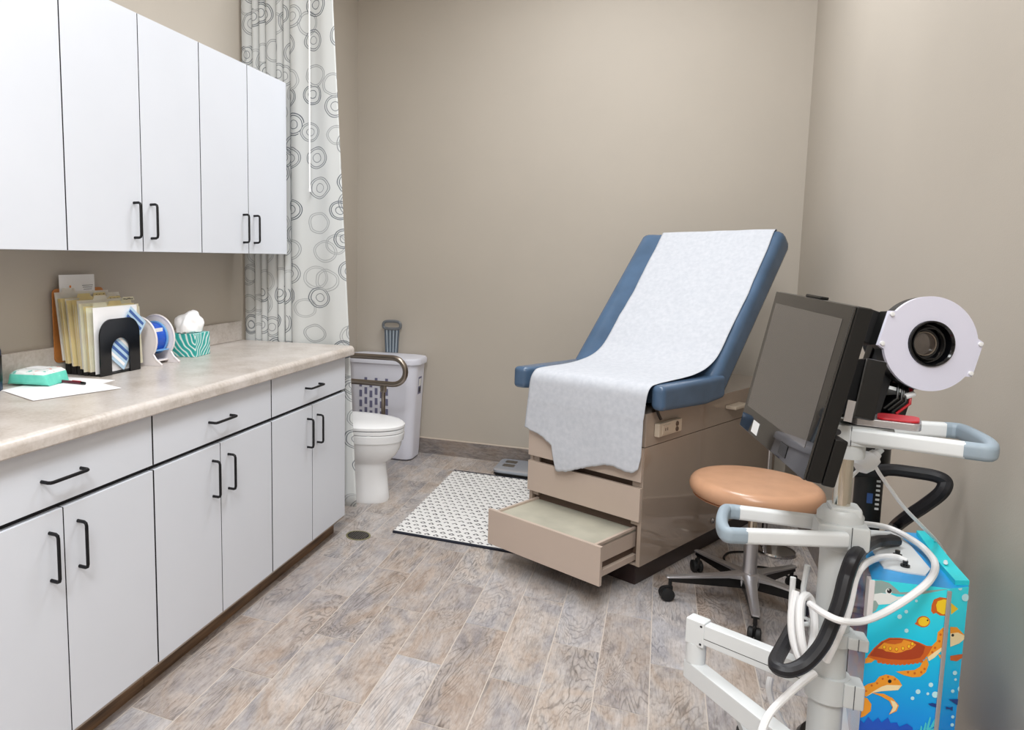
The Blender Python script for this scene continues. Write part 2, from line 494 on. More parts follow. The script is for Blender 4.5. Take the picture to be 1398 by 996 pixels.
def tag(o, label, cat, group=None, kind=None):
    o['label'] = label; o['category'] = cat
    if group: o['group'] = group
    if kind: o['kind'] = kind
    return o
def thing(name, label, cat, loc=(0, 0, 0), rotz=0.0, group=None):
    o = bpy.data.objects.new(name, None)
    COL.objects.link(o)
    o.empty_display_size = 0.05
    o.location = loc; o.rotation_euler = (0, 0, rotz)
    return tag(o, label, cat, group)
def kids(o):
    return [c for c in COL.objects if c.parent == o]
def copy_tree(o, parent=None):
    c = o.copy(); COL.objects.link(c)
    c.parent = parent
    for ch in kids(o): copy_tree(ch, c)
    return c
def structure(o):
    o['kind'] = 'structure'
    return o
def catmull(pts, n=8, closed=False):
    P = [V(p) for p in pts]; out = []
    m = len(P)
    for i in range(m if closed else m - 1):
        if closed: a, b, c, d = P[(i - 1) % m], P[i], P[(i + 1) % m], P[(i + 2) % m]
        else: a, b, c, d = P[max(i - 1, 0)], P[i], P[i + 1], P[min(i + 2, m - 1)]
        for j in range(n):
            t = j / n
            out.append(0.5 * ((2 * b) + (c - a) * t + (2 * a - 5 * b + 4 * c - d) * t * t + (3 * b - a - 3 * c + d) * t ** 3))
    if not closed: out.append(P[-1])
    return out
def rrect(w, h, r, n=5, cx=0, cy=0):
    o = []
    for qx, qy, a0 in ((1, 1, 0), (-1, 1, PI / 2), (-1, -1, PI), (1, -1, 3 * PI / 2)):
        for i in range(n + 1):
            a = a0 + (PI / 2) * i / n
            o.append((cx + qx * (w / 2 - r) + r * math.cos(a), cy + qy * (h / 2 - r) + r * math.sin(a)))
    return o
def circ(r, n=32, cx=0, cy=0, rx=1, ry=1):
    return [(cx + r * rx * math.cos(2 * PI * i / n), cy + r * ry * math.sin(2 * PI * i / n)) for i in range(n)]
def frame(o, x, y, z):
    m = Matrix((x, y, z)).transposed().to_4x4()
    m.translation = o
    return m
RX90 = Matrix.Rotation(PI / 2, 4, 'X')
RY90 = Matrix.Rotation(PI / 2, 4, 'Y')

# ------------------------------------------------------------------ room shell
XL, XR, YB, YF, ZC = -1.955, 0.668, 4.60, -1.7, 3.30
T = 0.1
structure(MB().box2((XL - T, YF - T, -0.02), (XL, YB + T, ZC)).build('wall_left', 'wall'))
structure(MB().box2((XR, YF - T, -0.02), (XR + T, YB + T, ZC)).build('wall_right', 'wall'))
structure(MB().box2((XL, YB, -0.02), (XR, YB + T, ZC)).build('wall_back', 'wall'))
structure(MB().box2((XL, YF - T, -0.02), (XR, YF, ZC)).build('wall_front', 'wall'))
structure(MB().box2((XL - T, YF - T, ZC), (XR + T, YB + T, ZC + T)).build('ceiling', 'ceiling'))

def build_floor():
    pw, pl, g = 0.1548, 0.6070, 0.0028
    b = bmesh.new()
    lay = b.faces.layers.float_color.new('rnd')
    def quad(x0, y0, x1, y1, z, mi):
        f = b.faces.new([b.verts.new(p) for p in ((x0, y0, z), (x1, y0, z), (x1, y1, z), (x0, y1, z))])
        f.material_index = mi
        return f
    quad(XL, YF, XR, YB, -0.0008, 1)
    k = -5
    while 0.173 - pw * (k + 1) < XR: k -= 1
    for k in range(-5, 16):
        xa, xb = 0.173 - pw * (k + 1), 0.173 - pw * k
        x0, x1 = max(xa, XL), min(xb, XR)
        if x1 - x0 < 0.004: continue
        joint = 2.440 if k % 2 == 0 else 2.1375
        y = joint - pl * 8
        while y < YB:
            y0, y1 = max(y, YF), min(y + pl, YB)
            if y1 - y0 > 0.004:
                f = quad(x0 + g / 2, y0 + g / 2, x1 - g / 2, y1 - g / 2, 0.0, 0)
                f[lay] = (random.random(), random.random() ** 2.2, random.random(), 1)
            y += pl
    # solid slab beneath
    bmesh.ops.create_cube(b, size=1.0, matrix=Matrix.Translation(((XL + XR) / 2, (YB + YF) / 2, -0.03)) @ Matrix.Diagonal((XR - XL, YB - YF, 0.05, 1)))
    mb = MB(); mb.bm.free(); mb.bm = b
    return mb.build('floor', ['floor', 'grout'], smooth=0)
structure(build_floor())

def baseboard(name, lo, hi, cap_lo, cap_hi):
    b = bmesh.new()
    lay = b.faces.layers.float_color.new('rnd')
    mb = MB()
    mb.box2(lo, hi, 0.001, 0)
    mb.box2(cap_lo, cap_hi, 0.001, 1)
    return structure(mb.build(name, ['base_tile', 'caulk']))
baseboard('baseboard_back', (XL, YB - 0.009, 0), (XR, YB, 0.104), (XL, YB - 0.010, 0.104), (XR, YB, 0.111))
baseboard('baseboard_left', (XL, 3.12, 0), (XL + 0.009, YB - 0.01, 0.104), (XL, 3.12, 0.104), (XL + 0.010, YB - 0.01, 0.111))
baseboard('baseboard_right', (XR - 0.009, YF, 0), (XR, YB - 0.01, 0.104), (XR - 0.010, YF, 0.104), (XR, YB - 0.01, 0.111))

# ------------------------------------------------------------------ base cabinets
def bar_handle(L, axis, r=0.0042, proj=0.030):
    """bar pull centred on the origin, standing off along +X, long axis along 'y' or 'z'"""
    h = L / 2
    p = [(0, -h), (proj - 0.008, -h), (proj - 0.002, -h + 0.003), (proj, -h + 0.010), (proj, h - 0.010), (proj - 0.002, h - 0.003), (proj - 0.008, h), (0, h)]
    pts = [(x, a, 0) if axis == 'y' else (x, 0, a) for x, a in p]
    return pts
def handle(parent, loc, L, axis):
    return MB().tube(bar_handle(L, axis), 0.0046, 10).build('handle', 'black_handle', parent, loc=loc)

FX = -1.342            # front plane of the base doors
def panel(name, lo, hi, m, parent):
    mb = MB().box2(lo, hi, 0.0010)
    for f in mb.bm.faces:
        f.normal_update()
        if abs(f.normal.y) > 0.9: f.material_index = 1  # side edges coloured dark so the gaps look shaded
    return mb.build(name, [m, 'gap_shade'], parent)
def base_cabinet(y0, label, group):
    wd = 0.70
    t = thing('base_cabinet', label, 'cabinet', (XL + 0.002, y0, 0), 0, group)
    d = FX - XL - 0.002          # depth to the door face
    mb = MB()
    mb.box2((0.0, 0.001, 0.088), (d - 0.0205, wd - 0.001, 0.872), 0, 0)
    mb.box2((d - 0.0205, 0.001, 0.106), (d - 0.0195, wd - 0.001, 0.872), 0, 1)     # shade of the door gaps, painted as a dark strip
    mb.box2((d - 0.0205, 0.001, 0.088), (d - 0.0055, wd - 0.001, 0.0965), 0, 2)     # bottom panel edge
    mb.build('carcass', ['white_lam', 'gap_shade', 'cab_under'], t, smooth=0)
    MB().box2((0.0, 0.001, 0.0), (d - 0.060, wd - 0.001, 0.088), 0).build('toe_kick', 'kick', t, smooth=0)
    g = 0.0030
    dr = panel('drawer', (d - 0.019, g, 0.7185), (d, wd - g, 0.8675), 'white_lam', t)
    handle(dr, (d, wd / 2, 0.787), 0.128, 'y')
    for s in (0, 1):
        ya, yb = (g, wd / 2 - 0.0016) if s == 0 else (wd / 2 + 0.0016, wd - g)
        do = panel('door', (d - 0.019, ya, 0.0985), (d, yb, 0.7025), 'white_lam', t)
        handle(do, (d, wd / 2 + (-0.047 if s == 0 else 0.047), 0.591), 0.122, 'z')
    return t
gb = 'base cabinets under the worktop'
bc1 = base_cabinet(0.92, 'white base cabinet under the worktop, at the end of the row away from the toilet', gb)
bc2 = copy_tree(bc1); bc2.location.y = 1.62
bc2['label'] = 'white base cabinet in the middle of the row of three under the worktop'
bc3 = copy_tree(bc1); bc3.location.y = 2.32
bc3['label'] = 'white base cabinet under the worktop, at the end of the row beside the toilet'

# worktop: rolled front edge, backsplash
def build_worktop():
    t = thing('worktop', 'long beige mottled worktop with a rounded front edge and backsplash over the white base cabinets', 'worktop', (XL + 0.001, 0, 0.874))
    xf = -1.316 - XL
    y0, y1 = 0.90, 3.075
    prof = []
    th = 0.044; r = 0.020
    prof += [(0.0, 0.0), (xf - 0.006, 0.0)]
    for i in range(8):
        a = -PI / 2 + PI / 2 * i / 7
        prof.append((xf - 0.006 + 0.006 * math.cos(a), 0.006 + 0.006 * math.sin(a)))
    for i in range(9):
        a = PI / 2 * i / 8
        prof.append((xf - r + r * math.cos(a), th - r + r * math.sin(a)))
    prof.append((0.0, th))
    rings = [[V((x, y0, z)) for x, z in prof]]
    rings.append([V((x, y1 - 0.012, z)) for x, z in prof])
    rings.append([V((x - (0.004 if x > 0.3 else 0), y1 - 0.003, z - (0.003 if z > 0.02 else 0))) for x, z in prof])
    rings.append([V((x - (0.012 if x > 0.3 else 0), y1, z - (0.010 if z > 0.02 else 0))) for x, z in prof])
    MB().loft(rings).build('top', 'counter', t, smooth=30)
    MB().box2((0.0, y0, th), (0.018, y1 - 0.02, th + 0.098), 0.004, 0).build('backsplash', 'counter', t)
    return t
build_worktop()
CT = 0.9184

# ------------------------------------------------------------------ wall cabinets
UX = -1.65
def wall_cabinet(y0, label, group):
    wd = 0.698
    t = thing('wall_cabinet', label, 'cabinet', (XL + 0.002, y0, 1.352), 0, group)
    d = UX - XL - 0.002
    hgt = 0.80
    mb = MB()
    mb.box2((0, 0.001, 0.004), (d - 0.0205, wd - 0.001, hgt), 0, 0)
    mb.box2((d - 0.0205, 0.001, 0.008), (d - 0.0195, wd - 0.001, hgt - 0.004), 0, 1)  # painted gap shade behind the wall doors
    mb.build('carcass', ['white_lam', 'gap_shade'], t, smooth=0)
    for s in (0, 1):
        ya, yb = (0.0022, wd / 2 - 0.0018) if s == 0 else (wd / 2 + 0.0018, wd - 0.0022)
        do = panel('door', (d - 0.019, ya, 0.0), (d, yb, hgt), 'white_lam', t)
        handle(do, (d, wd / 2 + (-0.044 if s == 0 else 0.044), 0.106), 0.118, 'z')
    return t
gu = 'wall cabinets above the worktop'
uc1 = wall_cabinet(0.924, 'white wall cabinet at the end of the upper row away from the curtain', gu)
uc2 = copy_tree(uc1); uc2.location.y = 1.622
uc2['label'] = 'white wall cabinet in the middle of the upper row, above the file folders'
uc3 = copy_tree(uc1); uc3.location.y = 2.320
uc3['label'] = 'white wall cabinet beside the ring-printed curtain'

# ------------------------------------------------------------------ curtain and its wand
def build_curtain():
    yb = 3.105
    top = []
    bnd = [-1.947, -1.886, -1.846, -1.808, -1.750, -1.711, -1.673]
    for b0, b1 in zip(bnd, bnd[1:]):
        m_ = (b0 + b1) / 2
        top += [(b0 + 0.006, 3.094), (m_, 3.090), (b1 - 0.003, 3.098), (b1 - 0.001, 3.108), (b1 - 0.003, 3.135), (b1 + 0.001, 3.139), (b1 + 0.0025, 3.130)]
    top += [(-1.667, 3.092), (-1.640, 3.084), (-1.600, 3.098), (-1.550, 3.104), (-1.500, 3.094), (-1.447, 3.106)]
    P = catmull([(x, y, 0) for x, y in top], 5)
    n = len(P)
    L = [0.0]
    for i in range(1, n): L.append(L[-1] + (P[i] - P[i - 1]).length)
    zs = [0.115 + (2.70 - 0.115) * i / 40 for i in range(41)]
    b = bmesh.new(); uvl = b.loops.layers.uv.new('UVMap')
    grid = []
    for z in zs:
        rowv = []
        k = (2.5 - z) / 2.4                       # 0 top, 1 bottom
        for i, p in enumerate(P):
            f = L[i] / L[-1]
            spread = 1.0 + 0.30 * max(0, k) * max(0.0, (p.x + 1.66) / 0.21) if p.x > -1.66 else 1.0
            x = -1.66 + (p.x + 1.66) * (1 + 0.62 * max(0, k)) if p.x > -1.66 else p.x
            y = p.y + 0.008 * math.sin(7 * f + 3 * k) * k
            rowv.append(b.verts.new((x, y, z)))
        grid.append(rowv)
    for a in range(40):
        for i in range(n - 1):
            f = b.faces.new((grid[a][i], grid[a][i + 1], grid[a + 1][i + 1], grid[a + 1][i]))
            for lp, (ii, aa) in zip(f.loops, ((i, a), (i + 1, a), (i + 1, a + 1), (i, a + 1))):
                lp[uvl].uv = (L[ii], zs[aa])
    mb = MB(); mb.bm.free(); mb.bm = b
    o = mb.build('curtain', 'curtain', smooth=60)
    sd = o.modifiers.new('thick', 'SOLIDIFY'); sd.thickness = 0.0016; sd.offset = 0
    return o
tag(build_curtain(), 'long pale cloth curtain printed with grey ring doodles, beside the wall cabinets', 'curtain')
wd_ = MB().tube([(-1.541, 3.045, 1.655), (-1.541, 3.045, 2.68)], 0.0042, 8)
wd_.lathe([(0, -0.006), (0.006, -0.004), (0.006, 0.012), (0, 0.014)], 10, X=Matrix.Translation((-1.541, 3.045, 1.650)))
tag(wd_.build('curtain_wand', 'seatplastic'), 'slim white pull wand hanging in front of the ring-printed curtain', 'curtain wand')

# ------------------------------------------------------------------ toilet
def egg(cx, cy, lx0, lx1, w, z, n=40):
    """egg outline: round front at lx1 (+x), blunter at lx0"""
    pts = []
    for i in range(n):
        a = 2 * PI * i / n
        c, s_ = math.cos(a), math.sin(a)
        xr = lx1 if c > 0 else lx0
        e = 1.0 if c > 0 else 0.75
        pts.append(V((cx + (abs(c) ** e) * xr * (1 if c > 0 else -1), cy + w * (abs(s_) ** 0.95) * (1 if s_ > 0 else -1), z)))
    return pts
def build_toilet():
    t = thing('toilet', 'white toilet with closed lid beyond the end of the base cabinets', 'toilet', (-1.52, 3.565, 0))
    mb = MB()
    prof = [(0.00, -.24, .196, .112), (0.015, -.24, .200, .115), (0.05, -.24, .196, .112), (0.13, -.235, .188, .106), (0.19, -.23, .180, .104), (0.212, -.23, .181, .106), (0.222, -.23, .190, .112), (0.236, -.23, .210, .126),
            (0.26, -.23, .234, .146), (0.29, -.23, .252, .160), (0.32, -.23, .262, .170), (0.345, -.23, .266, .176), (0.347, -.23, .273, .184), (0.385, -.23, .280, .188), (0.392, -.23, .276, .185)]
    mb.loft([egg(0, 0, -a, b_, w, z) for z, a, b_, w in prof])
    mb.build('bowl', 'porcelain', t, smooth=40)
    mb = MB()
    mb.loft([egg(0, 0, .22, b_, w, z) for z, b_, w in [(0.393, .270, .180), (0.396, .278, .187), (0.412, .279, .188), (0.416, .272, .182)]])
    mb.build('seat', 'seatplastic', t, smooth=40)
    mb = MB()
    mb.loft([egg(0, 0, .22, b_, w, z) for z, b_, w in [(0.4185, .272, .182), (0.421, .281, .190), (0.434, .282, .190), (0.444, .268, .178), (0.452, .215, .135), (0.456, .11, .07)]])
    mb.build('lid', 'seatplastic', t, smooth=40)
    mb = MB()
    mb.box2((-0.425, -0.20, 0.36), (-0.245, 0.20, 0.72), 0.03, seg=4)
    mb.build('tank', 'porcelain', t)
    MB().box2((-0.43, -0.21, 0.722), (-0.238, 0.21, 0.755), 0.012, seg=3).build('tank_lid', 'porcelain', t)
    MB().lathe([(0, 0), (0.012, 0), (0.012, 0.012), (0.006, 0.020), (0, 0.021)], 14, X=Matrix.Translation((0.02, -0.125, 0.0))).build('bolt_cap', 'porcelain', t)
    return t
build_toilet()

# fold-down grab bar
def build_grab():
    t = thing('grab_bar', 'looped steel grab bar with a support leg between toilet and hamper', 'grab bar', (-1.47, 3.88, 0))
    pts = [(-0.480, 0, 0.752), (0.052, 0, 0.752)]
    for i in range(1, 13):
        a = PI / 2 - PI * i / 12
        pts.append((0.052 + 0.079 * math.cos(a), 0, 0.673 + 0.079 * math.sin(a)))
    pts += [(-0.480, 0, 0.594)]
    MB().tube(pts, 0.0165, 14).build('rail', 'steel', t)
    mb = MB().tube([(-0.006, 0, 0.562), (-0.006, 0, 0.012)], 0.0125, 12)
    mb.lathe([(0.0, 0), (0.024, 0), (0.022, 0.012), (0.014, 0.016), (0, 0.016)], 16, X=Matrix.Translation((-0.006, 0, 0)))
    leg = mb.build('leg', 'steel', t)
    mb = MB().box((-0.006, 0, 0.565), (0.034, 0.030, 0.045), 0.006)
    mb.lathe([(0, -0.018), (0.007, -0.018), (0.007, 0.018), (0, 0.018)], 12, X=Matrix.Translation((-0.006, 0, 0.556)) @ RX90)
    mb.build('clevis', 'steel', t)
    MB().box2((-0.483, -0.05, 0.52), (-0.474, 0.05, 0.83), 0.003).build('wall_plate', 'steel', t)
    return t
build_grab()

# laundry hamper
def build_hamper():
    t = thing('laundry_hamper', 'tall white plastic laundry hamper with lid and perforated sides against the back wall', 'hamper', (-1.672, 4.445, 0))
    prof = [(0.002, .40, .196, .05), (0.012, .43, .222, .06), (0.05, .436, .226, .06), (0.30, .460, .238, .065), (0.60, .492, .252, .07), (0.645, .498, .256, .07)]
    mb = MB().loft([[V((x, y, z)) for x, y in rrect(w, d, r)] for z, w, d, r in prof])
    for k in range(4):
        zc = 0.300 + k * 0.068
        f = (zc - 0.30) / 0.3
        yy = -(0.238 + 0.014 * f) / 2 - 0.0009
        for j in range(6):
            xx = -0.135 + j * 0.037
            mb.box((xx, yy, zc + (0.020 if j % 2 else 0)), (0.020, 0.0022, 0.046), 0.0008, 1)
    mb.build('body', ['hamper', 'holes'], t, smooth=40)
    MB().loft([[V((x, y, z)) for x, y in rrect(w, d, r)] for z, w, d, r in [(0.6455, .516, .268, .08), (0.6455, .530, .280, .09), (0.672, .534, .284, .09), (0.684, .520, .27, .085), (0.690, .45, .20, .06), (0.690, .1, .05, .02)]]).build('lid', 'hamper', t, smooth=40)
    X = Matrix.Translation((0.2405, -0.01, 0.50)) @ Matrix.Rotation(0.062, 4, 'Y')
    mb = MB().box((0, 0, 0), (0.002, 0.062, 0.116), 0, 0, X)
    mb.box((0.0008, 0.0, 0.02), (0.002, 0.048, 0.05), 0, 1, X).box((0.0008, 0.004, -0.03), (0.002, 0.04, 0.03), 0, 2, X)
    mb.build('label', ['holes', 'labelwhite', 'ink'], t, smooth=0)
    return t
build_hamper()

# resistance band exerciser leaning on the wall above the hamper
def build_band():
    t = thing('resistance_band', 'grey D-handle with a fan of ribbed grey-blue bands standing on the hamper lid', 'exercise band', (-1.675, 4.556, 0.690))
    mb = MB()
    pts = catmull([(-0.054, 0, 0.170), (-0.062, 0, 0.196), (-0.046, 0, 0.213), (0.0, 0, 0.217), (0.046, 0, 0.213), (0.062, 0, 0.196), (0.054, 0, 0.170), (0.0, 0, 0.164)], 6, True)
    mb.tube(pts, 0.0105, 10, closed=True)
    mb.build('handle', 'bandgrey', t)
    mb = MB()
    for i in range(9):
        f = i / 8 - 0.5
        mb.tube([(f * 0.082, 0, 0.0015), (f * 0.092, 0, 0.09), (f * 0.10, 0, 0.168)], 0.0052, 8, mi=i % 2)
    mb.build('bands', ['bandblue', 'bandlight'], t)
    return t
build_band()

# bathroom scale
def build_scale():
    t = thing('bathroom_scale', 'flat silver bathroom scale with dark foot pads by the back wall', 'scale', (-0.745, 4.425, 0), -0.02)
    MB().prism(rrect(0.31, 0.285, 0.035), 0.004, 0.018, bev=0.003).build('base', 'blackmatte', t)
    MB().prism(rrect(0.318, 0.292, 0.04), 0.018, 0.034, bev=0.004).build('platform', 'scaleglass', t)
    for x, y in ((-0.085, 0.075), (0.085, 0.075), (-0.085, -0.01), (0.085, -0.01)):
        MB().prism(rrect(0.072, 0.058, 0.008, cx=x, cy=y), 0.034, 0.0352).build('foot_pad', 'electrode', t)
    MB().prism(rrect(0.30, 0.03, 0.012, cy=-0.128), 0.034, 0.036).build('front_trim', 'scaletrim', t)
    return t
build_scale()

# rug
def build_rug():
    t = thing('rug', 'white woven rug with grey diamond rows and dark binding at its ends', 'rug', (-0.825, 3.70, 0), 0.0)
    MB().box2((-0.315, -0.545, 0.0005), (0.318, 0.548, 0.0085), 0.003).build('pile', 'rug', t)
    for y in (-0.556, 0.556):
        MB().box((0.0015, y, 0.0048), (0.634, 0.016, 0.0095), 0.003).build('binding', 'rugedge', t)
    return t
build_rug()

# floor drain
def build_drain():
    t = thing('floor_drain', 'round dark floor drain set in the tiles near the base cabinets', 'drain', (-1.277, 3.033, 0))
    MB().prism(circ(0.060, 40), 0.0, 0.0022, inner=circ(0.052, 40)).build('rim', 'draincol', t)
    mb = MB().lathe([(0, 0.0006), (0.0518, 0.0006), (0.0518, 0.0014), (0, 0.0016)], 36)
    for i in range(-4, 5):
        hw = math.sqrt(max(0, 0.049 ** 2 - (i * 0.011) ** 2))
        for j in range(-5, 6):
            if abs(j * 0.010) < hw: mb.box((j * 0.010, i * 0.011, 0.0020), (0.0055, 0.007, 0.0012), 0, 1)
    mb.build('grate', ['drainblack', 'electrode'], t)
    return t
build_drain()

# ------------------------------------------------------------------ examination table
TR = math.radians(-26.6)
TO = V((-0.036, 2.993, 0))
TM = Matrix.Translation(TO) @ Matrix.Rotation(TR, 4, 'Z')
def build_table():
    t = thing('exam_table', 'beige examination table with blue vinyl pads, raised backrest and its lowest drawer pulled out', 'exam table', TO, TR)
    WD, LN = 0.532, 1.33
    MB().box2((-WD + 0.035, 0.030, 0.0), (-0.030, LN - 0.03, 0.094), 0.004).build('plinth', 'plinth', t)
    mb = MB()
    pt = 0.016
    mb.box2((-pt, 0, 0.094), (0, LN, 0.584), 0.0015)                    # sides
    mb.box2((-WD, 0, 0.094), (-WD + pt, LN, 0.584), 0.0015)
    mb.box2((-WD + pt, LN - pt, 0.094), (-pt, LN, 0.584))
    mb.box2((-WD + pt, 0.004, 0.094), (-pt, LN - pt, 0.104))
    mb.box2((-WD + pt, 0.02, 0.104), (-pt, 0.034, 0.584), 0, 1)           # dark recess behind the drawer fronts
    for z in (0.277, 0.433):                                            # light end posts of the recesses
        mb.box2((-WD + pt, 0.004, z - 0.014), (-WD + pt + 0.030, 0.022, z + 0.014), 0.001)
        mb.box2((-pt - 0.030, 0.004, z - 0.014), (-pt, 0.022, z + 0.014), 0.001)
    mb.build('body', ['tan', 'recess'], t)
    MB().box2((-WD - 0.002, 0.0, 0.5865), (0.002, LN, 0.722), 0.003).build('upper_band', 'tan', t)
    def front(name, z0, z1, dy=0.0):
        return MB().box2((-WD + 0.001, -0.018 + dy, z0), (-0.001, -0.001 + dy, z1), 0.002).build(name, 'tanfront', t)
    front('drawer', 0.447, 0.583)
    front('drawer', 0.284, 0.422)
    pull = -0.272
    dr = front('drawer', 0.098, 0.253, pull)
    mb = MB()
    x0, x1 = -WD + 0.030, -0.030
    mb.box2((x0, pull, 0.232), (x1, 0.02, 0.241), 0, 1)
    mb.box2((x1 - 0.011, pull, 0.168), (x1, 0.02, 0.250), 0.001)
    mb.box2((x0, pull, 0.168), (x0 + 0.011, 0.02, 0.250), 0.001)
    mb.box2((x1 - 0.012, pull, 0.112), (x1 + 0.004, 0.02, 0.137), 0.001)
    mb.box2((x0 - 0.004, pull, 0.112), (x0 + 0.012, 0.02, 0.137), 0.001)
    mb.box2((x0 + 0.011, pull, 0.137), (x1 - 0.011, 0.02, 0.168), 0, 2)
    mb.build('tray', ['tanfront', 'drawerin', 'recess'], dr)
    # service outlet on the side
    mb = MB().box2((0.0025, 0.062, 0.622), (0.024, 0.250, 0.676), 0.004)
    mb.box2((0.022, 0.085, 0.630), (0.027, 0.150, 0.668), 0.002)
    for dz in (0.660, 0.638): mb.lathe([(0, 0), (0.0105, 0), (0.009, 0.004), (0, 0.004)], 14, 1, Matrix.Translation((0.024, 0.205, dz)) @ RY90)
    mb.box2((0.0265, 0.104, 0.644), (0.028, 0.108, 0.656), 0, 1).box2((0.0265, 0.120, 0.644), (0.028, 0.124, 0.656), 0, 1)
    mb.build('outlet', ['ivory', 'recess'], t)
    MB().tube(catmull([(0.010, 0.055, 0.742), (0.014, 0.070, 0.712), (0.016, 0.085, 0.692)], 5), 0.006, 8).build('release_lever', 'black', t)
    MB().box2((0.0025, 0.70, 0.652), (0.050, 0.84, 0.668), 0.005).build('side_handle', 'ivory', t)
    MB().lathe([(0, 0), (0.012, 0), (0.014, 0.006), (0.009, 0.014), (0, 0.016)], 16, 0, Matrix.Translation((0.0, 0.633, 0.142)) @ RY90).build('knob', 'chrome', t)
    # seat pad with the cut-out at its front edge
    xl, xr = -0.632, 0.072
    out = [(xl, -0.012), (-0.575, -0.012), (-0.552, 0.02), (-0.545, 0.10), (-0.015, 0.10), (0.005, 0.02), (0.028, -0.012), (xr, -0.012), (xr, 0.36), (xr, 0.53), (xl, 0.53), (xl, 0.36)]
    b = bmesh.new()
    vs = [b.verts.new((x, y, 0.742)) for x, y in out]
    b.faces.new(vs)
    r = bmesh.ops.extrude_face_region(b, geom=b.faces[:])
    up = [e for e in r['geom'] if isinstance(e, bmesh.types.BMVert)]
    bmesh.ops.translate(b, vec=(0, 0, 0.098), verts=up)
    for v in b.verts:
        if v.co.y > 0.3 and v.co.z < 0.8: v.co.z = 0.724 if v.co.x < -0.3 else 0.7235
        if v.co.y > 0.3 and v.co.z > 0.8: v.co.z = 0.834
        if v.co.y > 0.45 and v.co.z < 0.8: v.co.z = 0.733
    bmesh.ops.recalc_face_normals(b, faces=b.faces[:])
    bmesh.ops.bevel(b, geom=[e for e in b.edges if e.calc_face_angle(0) > 0.35], offset=0.024, segments=5, affect='EDGES', profile=0.6)
    mb = MB(); mb.add(b)
    mb.build('seat_pad', 'vinyl', t, smooth=50)
    # raised backrest: lofted sections with side bolsters on its lower part
    ang = math.radians(45.6)
    sd = V((0, math.cos(ang), math.sin(ang))); nd = V((0, -math.sin(ang), math.cos(ang)))
    base = V((-0.283, 0.533, 0.731))
    ln = 0.905
    hw = 0.346
    def section(s, shrink=0.0, tmax=0.128):
        k = min(max((s - 0.36) / 0.26, 0), 1); k = k * k * (3 - 2 * k)       # 0 bolstered .. 1 flat
        dep = 0.006 * (1 - k) + 0.003
        w = hw - shrink
        pts = []
        fr = [(-1.0, 0.030), (-1.0, tmax - 0.040), (-0.985, tmax - 0.018), (-0.95, tmax - 0.005), (-0.90, tmax), (-0.84, tmax - 0.004 * (1 - k)), (-0.74, tmax - dep), (-0.4, tmax - dep - 0.002), (0, tmax - dep - 0.003), (0.4, tmax - dep - 0.002),
              (0.74, tmax - dep), (0.84, tmax - 0.004 * (1 - k)), (0.90, tmax), (0.95, tmax - 0.005), (0.985, tmax - 0.018), (1.0, tmax - 0.040), (1.0, 0.030), (0.985, 0.010), (0.94, 0.0), (-0.94, 0.0), (-0.985, 0.010)]
        for x, h in fr:
            pts.append(base + sd * s + V((x * w, 0, 0)) + nd * (h if shrink == 0 else max(0.012, h - shrink * 0.8 if h > 0.05 else h + shrink * 0.3)))
        return pts
    rings = [section(-0.004, 0.012), section(0.006, 0.003), section(0.02)]
    n = 26
    for i in range(1, n): rings.append(section(0.02 + (ln - 0.06) * i / (n - 1)))
    # top end leans: front edge lower than the back
    top = rings[-1]
    def cap(f, sh):
        out = []
        for p, q in zip(section(ln - 0.04), section(ln - 0.04, sh)):
            h = (p - base).dot(nd)
            out.append(q + sd * f * (0.050 - 0.012 * h / 0.128))
        return out
    rings += [cap(0.5, 0.0), cap(0.85, 0.004), cap(1.0, 0.014)]
    mb = MB().loft(rings)
    mb.build('backrest', 'vinyl', t, smooth=60)
    MB().box2((-0.45, 0.55, 0.723), (-0.11, 0.60, 0.775), 0.004).build('hinge', 'black', t)
    MB().tube([(-0.28, 0.95, 0.722), (-0.28, 1.00, 1.19)], 0.016, 12).build('backrest_strut', 'chrome', t)
    return t
table = build_table()

